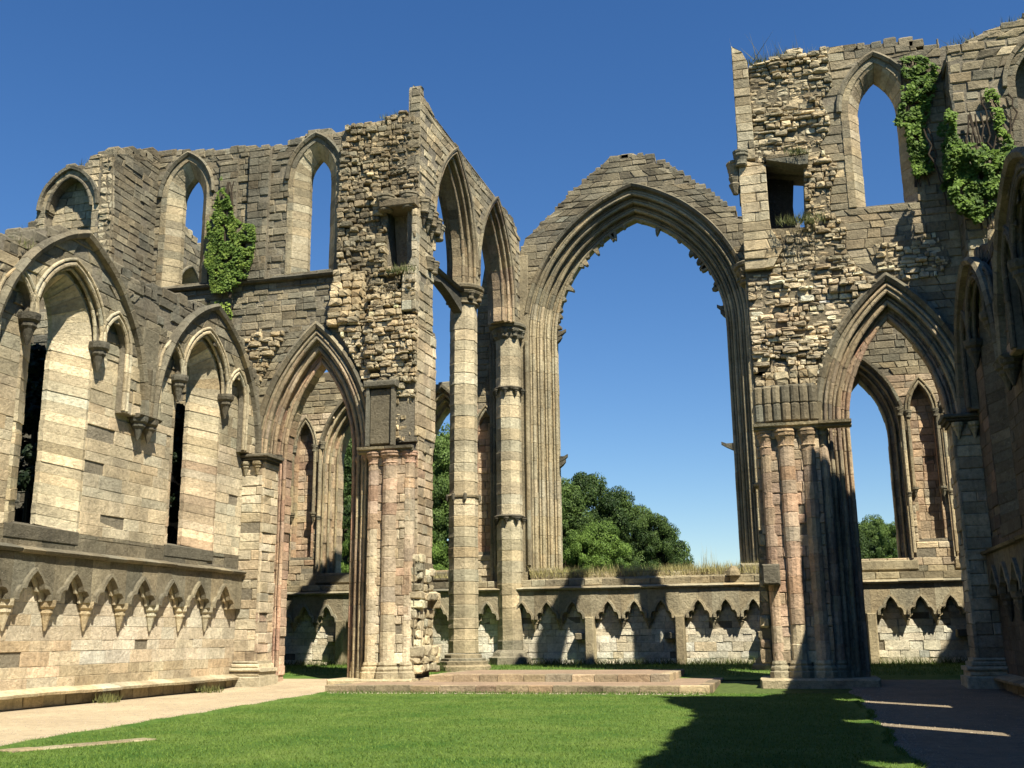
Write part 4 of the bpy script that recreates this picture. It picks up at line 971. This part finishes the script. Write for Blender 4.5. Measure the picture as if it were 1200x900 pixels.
    lathe(th, 'capital', c[0], c[1], [(15.7, .6), (15.8, .66), (16.0, .72), (16.12, .82), (16.25, .8), (16.32, .9), (16.44, .92), (16.5, .82)], Zg, 16)
    for i in range(8):
        a = 2 * math.pi * i / 8; capital(th, c[0] + .68 * math.cos(a), c[1] + .68 * math.sin(a), 15.8, .12, .38, Zg, 8, out=1.6)
    for dx, dy in ((-.78, .3), (-.95, .35), (.86, .25)):
        shaft(th, c[0] + dx, c[1] + dy, 4.9 if dx > 0 or dx > -.9 else 1.2, 15.7, .1, Zgb, (.9, 1.4), 8, 'jamb_shaft')
    lathe(th, 'base', c[0], c[1], [(g - .1, 1.0), (g + .3, 1.0), (g + .36, .85), (g + .5, .8), (g + .65, .62)], Zgb, 8)
    bevelbox(th, 'jamb_block', ef, c[0] - .95, c[0] + .95, .4, 20.2, -.2, .12, tone(Zgb, c), .03)
    return th.finish()
arcade(-1); arcade(1)
# ------------------------------------------------------------------ end walls of the chapel
def end_wall(nm, lab, x, nx, top, c0, c1, wins):
    th = Thing(nm, lab, 'wall', (x, 43, .4)); fc = Face((x, 0, 0), (0, 1, 0), (nx, 0, 0))
    tr = ragged(top, .5, .12); outer = [(36.2, -.3), (50.6, -.3)] + tr
    W = [Arch(c, a, sp, ap, sl) for c, a, sp, ap, sl in wins]; holes = [A.poly(.14) for A in W]
    core(th, fc, outer, holes, 1.5); ashlar(th, fc, [outer] + holes, lambda u, v: Zgb if v > 9 else Zcb, (.34, .46), (.5, 1.1))
    for A in W:
        ring(th, fc, A, [(.15, -.03), (0, 0), (-.3, -.8), (-.3, -1.5), (.15, -1.5)], .5, Zb, 'reveal_stone'); ring(th, fc, A, roll(.1, .03, .08), .7, Zg, 'arch_moulding')
    scatter_top(th, fc, top, Zg, 1.3, .2, .5)
    return th.finish()
end_wall('north_end_wall', 'distant end wall seen through the upper left lancet', -29.6, 1, [(50.6, 21.6), (48.5, 22.0), (46.5, 22.4), (45.2, 22.9), (44, 20.5), (42, 18.5), (40, 17.0), (38, 15.0), (36.2, 13)], 0, 0, [(40, 1, 10, 12.2, 4.8), (46.9, 1.1, 19.0, 20.6, 13)])
end_wall('south_end_wall', 'end wall of the chapel out of view behind the right hand wall', 16.0, -1, [(50.6, 17), (47, 18), (44, 19.5), (40, 20.5), (36.2, 21)], 0, 0, [(40, 1, 10, 12.2, 4.8), (46, 1, 10, 12.2, 4.8)])
# ------------------------------------------------------------------ foliage
def leaves_mesh(name, C, N, size, mat, tonev):
    """diamond shaped leaf faces at C with normals N"""
    n = len(C); N = N / np.linalg.norm(N, axis=1, keepdims=True)
    t = np.cross(N, rng.normal(0, 1, (n, 3))); t /= np.linalg.norm(t, axis=1, keepdims=True); b = np.cross(N, t)
    s = (size * rng.uniform(.6, 1.35, n))[:, None]
    V = np.stack([C + t * s, C + b * s * .62 + N * s * .12, C - t * s, C - b * s * .62 + N * s * .12], 1).reshape(-1, 3)
    me = bpy.data.meshes.new(name); me.vertices.add(4 * n); me.vertices.foreach_set('co', V.ravel().astype(np.float32)); me.loops.add(4 * n)
    me.loops.foreach_set('vertex_index', np.arange(4 * n, dtype=np.int32)); me.polygons.add(n); me.polygons.foreach_set('loop_start', np.arange(0, 4 * n, 4, dtype=np.int32)); me.update()
    a = me.color_attributes.new('tone', 'FLOAT_COLOR', 'POINT'); arr = np.ones((4 * n, 4), np.float32); arr[:, :3] = np.repeat(tonev, 4)[:, None]; a.data.foreach_set('color', arr.ravel())
    me.materials.append(mat); return me
def limb(V, F, p0, p1, r0, r1, k=7):
    d = nrm(np.array(p1) - p0); a = nrm(np.cross(d, [.3, .7, .2])); b = np.cross(d, a); o = len(V)
    for p, r in ((p0, r0), (p1, r1)):
        for i in range(k): V.append(tuple(np.array(p) + r * (a * math.cos(2 * math.pi * i / k) + b * math.sin(2 * math.pi * i / k))))
    F += [(o + i, o + (i + 1) % k, o + k + (i + 1) % k, o + k + i) for i in range(k)]
def tree_kind(seed, H, W, leaf, n, mat):
    rs = np.random.default_rng(seed); V, F, cl = [], [], []
    limb(V, F, (0, 0, -1), (rs.normal(0, .2), rs.normal(0, .2), H * .35), .035 * H, .022 * H, 9)
    limb(V, F, (0, 0, H * .33), (rs.normal(0, .4), rs.normal(0, .4), H * .75), .022 * H, .008 * H)
    for i in range(15):
        a = rs.uniform(0, 6.28); z = H * rs.uniform(.18, .6); L = W * rs.uniform(.4, .8) * (1 - .3 * z / H)
        e = (L * math.cos(a), L * math.sin(a), z + H * rs.uniform(.1, .25)); limb(V, F, (0, 0, z), e, .011 * H, .003 * H, 5)
    for i in range(120):
        a = rs.uniform(0, 6.28); h = rs.uniform(.12, 1) ** .85; prof = math.sin(math.pi * min(1, .12 + .86 * h)) ** .55
        rr = W * prof * rs.uniform(.35, 1) ; cl.append((rr * math.cos(a), rr * math.sin(a), H * (.1 + .86 * h), W * rs.uniform(.1, .26)))
    cl = np.array(cl); k = rs.integers(0, len(cl), n); dirs = rs.normal(0, 1, (n, 3)); dirs /= np.linalg.norm(dirs, axis=1, keepdims=True)
    rad = cl[k, 3] * rs.uniform(.55, 1.08, n) ** .6
    C = cl[k, :3] + dirs * rad[:, None] * [1, 1, .72]; C[:, 2] = np.maximum(C[:, 2], .4)
    Nn = dirs + rs.normal(0, .5, (n, 3)) + [0, 0, .35]
    tn = np.clip(rs.normal(.45, .22, n) + (rs.normal(0, .2, len(cl)))[k], 0, 1)
    return new_mesh('trunk', V, F, None, M_BARK), leaves_mesh('crown', C, Nn, leaf, mat, tn)
KINDS = [tree_kind(3, 14, 5.4, .105, 70000, M_TREE), tree_kind(5, 12, 5.0, .10, 66000, M_TREE2), tree_kind(9, 16, 5.2, .11, 76000, M_TREE), tree_kind(14, 13, 4.2, .12, 17000, M_TREE)]
Y_NARROW = True
def plant_tree(x, y, z, s, k, rot, label, name='broadleaf_tree', group='trees on the slope beyond the ruin'):
    e = bpy.data.objects.new(name, None); col.objects.link(e); e.location = (x, y, z); e.rotation_euler = (0, 0, rot); sw = s * R(.58, .8) if Y_NARROW else s; e.scale = (sw, sw, s)
    tag(e, label, 'tree', group); link('trunk', KINDS[k][0], e); c = link('crown', KINDS[k][1], e)
    return e
def hill(x, y): return max(-1.0, (-x - 4) * .06) * min(1, max(0, (y - 56) / 25)) - .05
# slope ground
V, F = [], []; nx_, ny_ = 60, 30
for j in range(ny_ + 1):
    for i in range(nx_ + 1):
        x = -160 + 200 * i / nx_; y = 54 + 110 * j / ny_; V.append((x, y, max(-.3, hill(x, y)) + .3 * noise.noise(Vector((x * .1, y * .1, 0)))))
for j in range(ny_):
    for i in range(nx_): k = j * (nx_ + 1) + i; F.append((k, k + 1, k + nx_ + 2, k + nx_ + 1))
o = link('wooded_slope', new_mesh('wooded_slope', V, F, None, M_FIELD)); o['kind'] = 'structure'
def tpos(px_, Y): return px_ / 1250 * Y
# (image offset from the axis, distance, height of the top in px above the horizon, kind, label)
TR = [(-262, 82, 170, 2, 'tall dark tree rising beside the left jamb of the great window'), (-235, 86, 178, 0, 'dark rounded tree just inside the left jamb of the great window'), (-222, 74, 118, 1, 'pale green tree low in front of the dark ones in the great window'),
      (-205, 88, 158, 2, 'tree behind the pale green one in the great window'), (-180, 90, 140, 0, 'middle tree of the line seen in the great window'), (-158, 86, 128, 0, 'second tree from the right in the great window'), (-141, 92, 116, 3, 'rightmost tree of the clump in the great window'),
      (-245, 72, 110, 1, 'light green bushy tree low at the left of the great window'), (-192, 76, 92, 0, 'low dark tree at the foot of the clump in the great window'), (-152, 90, 100, 3, 'airy tree in front of the rightmost one in the great window'), (-168, 78, 72, 1, 'lowest bush like tree right of the clump in the great window'),
      (-300, 84, 190, 0, 'tree behind the east respond of the arcade'), (-345, 80, 200, 2, 'tree behind the octagonal pier'), (-420, 78, 225, 0, 'dark tree between the pier and the broken wall'), (-445, 70, 120, 1, 'light tree low between the pier and the broken wall'), (-400, 86, 240, 2, 'tall tree further back between the pier and the broken wall'),
      (-470, 74, 220, 2, 'tree behind the compound pier'), (-525, 80, 262, 0, 'dark tree at the right side of the left arch lancet'), (-545, 70, 240, 2, 'tall dark tree filling the lancet inside the left arch'), (-560, 84, 250, 0, 'tree at the left side of the left arch lancet'), (-520, 66, 130, 1, 'lighter tree low in the lancet inside the left arch'), (-620, 76, 255, 2, 'tree hidden behind the left arch wall'), (-690, 78, 250, 0, 'tree beyond the aisle windows')]
random.seed(21)
for i, (dx, Y, hp, k, lab) in enumerate(TR):
    x = tpos(dx, Y); H = hp / 1250 * Y * 1.08 + 1.7; g = max(-.3, hill(x, Y)); Hk = (14, 12, 16, 13)[k]; s = (H - g) / Hk
    plant_tree(x, Y, g, s, k, R(0, 6.28), lab)
M_SLIT_DARK = leaf_mat('slit_shade_leaves', (.010, .018, .007), (.022, .036, .012), .05)  # near-black foliage added outside to stand in for shade in the window slits
KINDS.append(tree_kind(31, 11, 2.3, .085, 42000, M_SLIT_DARK))
for x, y, s, lab in ((-22.4, 27.6, 1.0, 'near black tree added close outside to darken the first aisle window slit'), (-22.0, 33.9, .95, 'near black tree added close outside to darken the second aisle window slit')):
    Y_NARROW = False; plant_tree(x, y, -.05, s, 4, R(0, 6), lab, name='slit_shade_tree', group='trees outside the aisle wall'); Y_NARROW = True
for x, y, s, k, lab in ((-33, 36, .75, 2, 'dark tree outside the second aisle window'), (-36, 44, .8, 0, 'dark tree outside beyond the first aisle window'), (-31, 29, .6, 2, 'dark tree close outside the first aisle window'), (-42, 50, .9, 0, 'far dark tree outside the aisle windows')):
    plant_tree(x, y, -.05, s, k, R(0, 6.28), lab, group='trees outside the aisle wall')
for i, (dx, Y, hp, k, lab) in enumerate([(62, 150, 122, 0, 'distant dark tree at the left in the right hand lancet'), (84, 156, 128, 2, 'distant dark tree in the middle of the right hand lancet'), (104, 148, 120, 0, 'distant dark tree at the right of the right hand lancet'), (140, 150, 118, 2, 'distant tree behind the right hand lancet jamb')]):
    H = hp / 1250 * Y + 1.7; plant_tree(tpos(dx, Y), Y, -.1, H / (14, 12, 16, 13)[k], k, R(0, 6.28), lab, group='distant trees behind the right arch')
# ivy: leaf faces over an outline on a wall, denser and thicker in the middle
def ivy(name, lab, fc, poly, n, thick, size, mat, d0=.08, stems=4, clump=0., hole=.28):
    us = [p[0] for p in poly]; vs = [p[1] for p in poly]; C, Nn, T = [], [], []
    cx, cv = sum(us) / len(us), sum(vs) / len(vs)
    while len(C) < n:
        u, v = R(min(us) - .1, max(us) + .1), R(min(vs) - .1, max(vs) + .1)
        nn = noise.noise(Vector((u * 2.2, v * 2.2, 1.7))); uu, vv = u + .18 * nn, v + .15 * nn
        if not inside([poly], uu, vv): continue
        if noise.noise(Vector((u * 3.3, v * 3.3, 8))) < -hole: continue
        bul = .5 + .9 * noise.noise(Vector((u * 1.6, v * 1.6, 4)))
        C.append(fc.P(u, v, d0 + thick * max(.12, .15 + .8 * bul) * R(0, 1))); Nn.append(fc.n * R(.5, 1.2) + np.array([R(-.5, .5), R(-.5, .5), R(0, .8)])); T.append(min(1, max(0, random.gauss(.5 + .5 * nn, .2))))
    e = bpy.data.objects.new(name, None); col.objects.link(e); e.location = tuple(fc.P(cx, min(vs))); tag(e, lab, 'ivy')
    b = np.array(e.location)
    o = link('leaves', leaves_mesh('leaves', np.array(C) - b, np.array(Nn), size, mat, np.array(T)), e); o['kind'] = 'stuff'
    V, F = [], []
    for i in range(stems):
        u, v = cx + R(-.3, .3), min(vs) - .2; p = fc.P(u, v, d0) - b
        for k in range(9):
            u += R(-.16, .16); v += (max(vs) - min(vs)) / 9; q = fc.P(u, v, d0) - b; limb(V, F, p, q, .03, .025, 5); p = q
    link('stem', new_mesh('stem', V, F, None, M_BARK), e)
ivy('ivy', 'bright green ivy spire climbing the wall between the two upper lancets', Face((0, 35.8, 0), (1, 0, 0), (0, -1, 0)), [(-21.45, 19.8), (-21.15, 19.0), (-20.72, 18.1), (-20.25, 17.75), (-19.75, 17.5), (-19.8, 16.4), (-20.05, 15.4), (-20.7, 14.9), (-21.5, 15.0), (-21.85, 15.9), (-22.0, 16.95), (-21.85, 17.9), (-21.55, 18.7)], 6800, .2, .062, M_IVY, hole=.22)
ivy('ivy', 'thin trailing ivy below the green spire on the left wall', Face((0, 35.95, 0), (1, 0, 0), (0, -1, 0)), [(-21.4, 12.6), (-20.9, 12.5), (-20.7, 14.6), (-21.5, 14.6)], 420, .15, .07, M_IVY)
ivy('ivy', 'ivy column hanging beside the right upper lancet', Face((0, 35.95, 0), (1, 0, 0), (0, -1, 0)), [(4.66, 21.2), (5.3, 21.1), (5.85, 20.4), (5.6, 19.5), (5.3, 18.6), (5.3, 16.8), (4.85, 16.5), (4.54, 17.6), (4.6, 18.4), (4.2, 18.7), (4.6, 19.8)], 3900, .3, .07, M_IVYD, hole=.2)
ivy('ivy', 'dark bushy ivy mass on the ledge right of the upper lancet', Face((0, 34.7, 0), (1, 0, 0), (0, -1, 0)), [(5.7, 18.3), (6.05, 18.0), (5.95, 17.1), (6.6, 16.85), (7.7, 16.7), (8.2, 16.4), (7.9, 15.9), (7.3, 15.5), (6.9, 14.8), (6.3, 14.3), (5.8, 14.6), (5.5, 15.3), (5.5, 16.4)], 6500, .6, .075, M_IVYD, stems=6, hole=.2)
ivy('ivy', 'small sprig of ivy above the bushy mass on squared stones', Face((0, 34.75, 0), (1, 0, 0), (0, -1, 0)), [(7.2, 16.9), (7.5, 16.8), (7.45, 18.2), (7.3, 18.9), (6.95, 18.9), (7.1, 18.2)], 480, .16, .07, M_IVYD)
ivy('ivy', 'ivy strand hanging in the dark gap right of the upper lancet', Face((0, 35.6, 0), (1, 0, 0), (0, -1, 0)), [(5.5, 15.6), (5.9, 15.6), (5.85, 18.2), (5.6, 18.4)], 380, .2, .08, M_IVYD)
# tufts on the wall heads
def tuft(lab, x, y, z, w_, n, h, mat=M_TUFT, dpt=.6):
    sp = [(x + max(-w_, min(w_, random.gauss(0, w_ / 2))), y + R(-dpt, dpt) / 2, z + R(-.06, .03)) for _ in range(n)]
    o = blades('grass_tuft', sp, mat, h, .03, kind=None, lean=.35); tag(o, lab, 'grass tuft', 'tufts growing on the wall heads')
for a in [('grass tuft on the top left corner of the right hand wall', -.1, 36.4, 21.8, .9, 420, .38), ('brownish tuft next along the right hand wall head', 1.0, 36.4, 21.95, .7, 300, .34), ('thin tall stalks on the right hand wall head', .6, 36.3, 22.0, 1.6, 26, .9, M_DRY),
          ('tuft on the head of the squared wall at top right', 7.3, 35.2, 20.9, 1.2, 380, .3), ('tuft at the top right corner of the frame', 8.6, 35.2, 21.35, .8, 260, .3), ('tuft below the pocket of the right hand wall', .9, 35.5, 15.35, .8, 300, .3), ('yellow tuft above the pocket of the right hand wall', .95, 35.6, 17.85, .4, 200, .22),
          ('brown grass on the sloping ledge below the left turret', -21.7, 33.6, 13.5, 1.3, 700, .3), ('green tuft on the peak of the left rubble wall', -14.0, 36.4, 21.7, .8, 300, .25), ('tuft at the left end of the upper wall head', -25.6, 33.6, 19.9, .8, 200, .3),
          ('loose shrubby growth at the broken left edge of the turret', -28.2, 33.4, 16.6, 1.0, 700, .8), ('grass on the wall head behind the left gable', -20.2, 22.6, 11.9, 1.0, 400, .3), ('green tuft inside the pocket of the rubble wall', -13.5, 35.5, 15.0, .6, 240, .25), ('weed at the foot of the left wall', -18.8, 27.0, .05, .3, 160, .22), ('pair of weeds at the foot of the left wall near the corner', -18.85, 32.3, .05, .5, 180, .2),
          ('tuft beside the base of the octagonal pier', -13.9, 41.4, .45, .5, 160, .3)]:
    tuft(*a)

# ------------------------------------------------------------------ the rest of the abbey and the wooded valley sides around it
def far_wall(nm, lab, o, u, n, L, H, T, wins):
    th = Thing(nm, lab, 'wall', tuple(np.array(o, float))); fc = Face(o, u, n)
    A = [Arch(c, 1.2, 10, 12.5, 4.5) for c in wins]; out = [(0, -.4), (L, -.4)] + ragged([(L, H - 1), (L * .6, H), (L * .3, H - 2), (0, H)], 1.0, .3)
    core(th, fc, out, [a.poly(0) for a in A], T, 0, (.12, .105, .08)); return th.finish()
far_wall('crossing_wall', 'high wall across the church behind the viewer', (-26, -16, 0), (1, 0, 0), (0, 1, 0), 38, 21, 1.6, [])
far_wall('north_nave_aisle_wall', 'continuation of the aisle wall behind the viewer on the north', (-19.4, -16, 0), (0, 1, 0), (1, 0, 0), 35.7, 12.6, 1.2, [4, 11, 18.5, 26, 33])
def valley():
    V, F = [], []; n = 120; rings = [(62, -.3), (75, 4), (95, 16), (120, 27), (150, 34), (220, 40)]
    for r_, h in rings:
        for i in range(n + 1):
            a = math.radians(165 + 207 * i / n); k = min(1, i / 12, (n - i) / 12)    # open to the east
            x, y = -7 + r_ * math.cos(a + math.radians(0)), 15 + r_ * math.sin(a)
            V.append((x, y, h * k + (2.5 * noise.noise(Vector((x * .12, y * .12, 2))) if h > 0 else 0) * k - .2))
    for s_ in range(len(rings) - 1):
        for i in range(n): q = s_ * (n + 1) + i; F.append((q, q + 1, q + n + 2, q + n + 1))
    o = link('valley_side', new_mesh('valley_side', V, F, None, M_WOOD)); o['kind'] = 'structure'
M_WOOD = ground_mat('wooded_ground', (.02, .035, .012), (.035, .055, .018), .08, 2, 1, .5)
valley()

def pebbles(name, n, fn, mat, smin=.006, smax=.022):
    V, F = [], []
    for _ in range(n):
        x, y = fn(); r_ = R(smin, smax); z = gz(y) + .006; a = R(0, 6.28); o = len(V)
        for i in range(4): V.append((x + r_ * R(.7, 1.2) * math.cos(a + i * 1.57), y + r_ * R(.7, 1.2) * math.sin(a + i * 1.57), z - .004))
        V.append((x, y, z + r_ * .7)); F += [(o + i, o + (i + 1) % 4, o + 4) for i in range(4)]
    o = link(name, new_mesh(name, V, F, None, mat)); o['kind'] = 'stuff'
def pn():
    y = 12 + 24 * random.random() ** 1.3; e = px(min(y, 32.4)); return (R(-19, e) if random.random() < .6 else e - abs(random.gauss(0, .25)), y)
def ps():
    y = 12 + 24 * random.random() ** 1.3; e = qx(y); return (R(e, 5.5) if random.random() < .6 else e + abs(random.gauss(0, .25)), y)
M_PEB = ground_mat('pale_pebbles', (.42, .35, .25), (.25, .21, .16), 9, 60, .3, .01)
pebbles('path_pebbles', 9000, pn, M_PEB); pebbles('path_pebbles', 5000, ps, M_PEB)
pebbles('kerb_chippings', 900, lambda: (R(-14.6, -2.8), 32.3 - abs(random.gauss(0, .12))), M_PEB, .02, .06)
sp = []
for _ in range(9000):
    y = 12 + 20 * random.random() ** 1.3
    sp.append((px(y) + random.gauss(.02, .05), y, gz(y)) if random.random() < .5 else (qx(y) + random.gauss(-.02, .05), y, gz(y)))
blades('lawn_edge_grass', sp, M_BLADE, .06, .014, lean=.7)
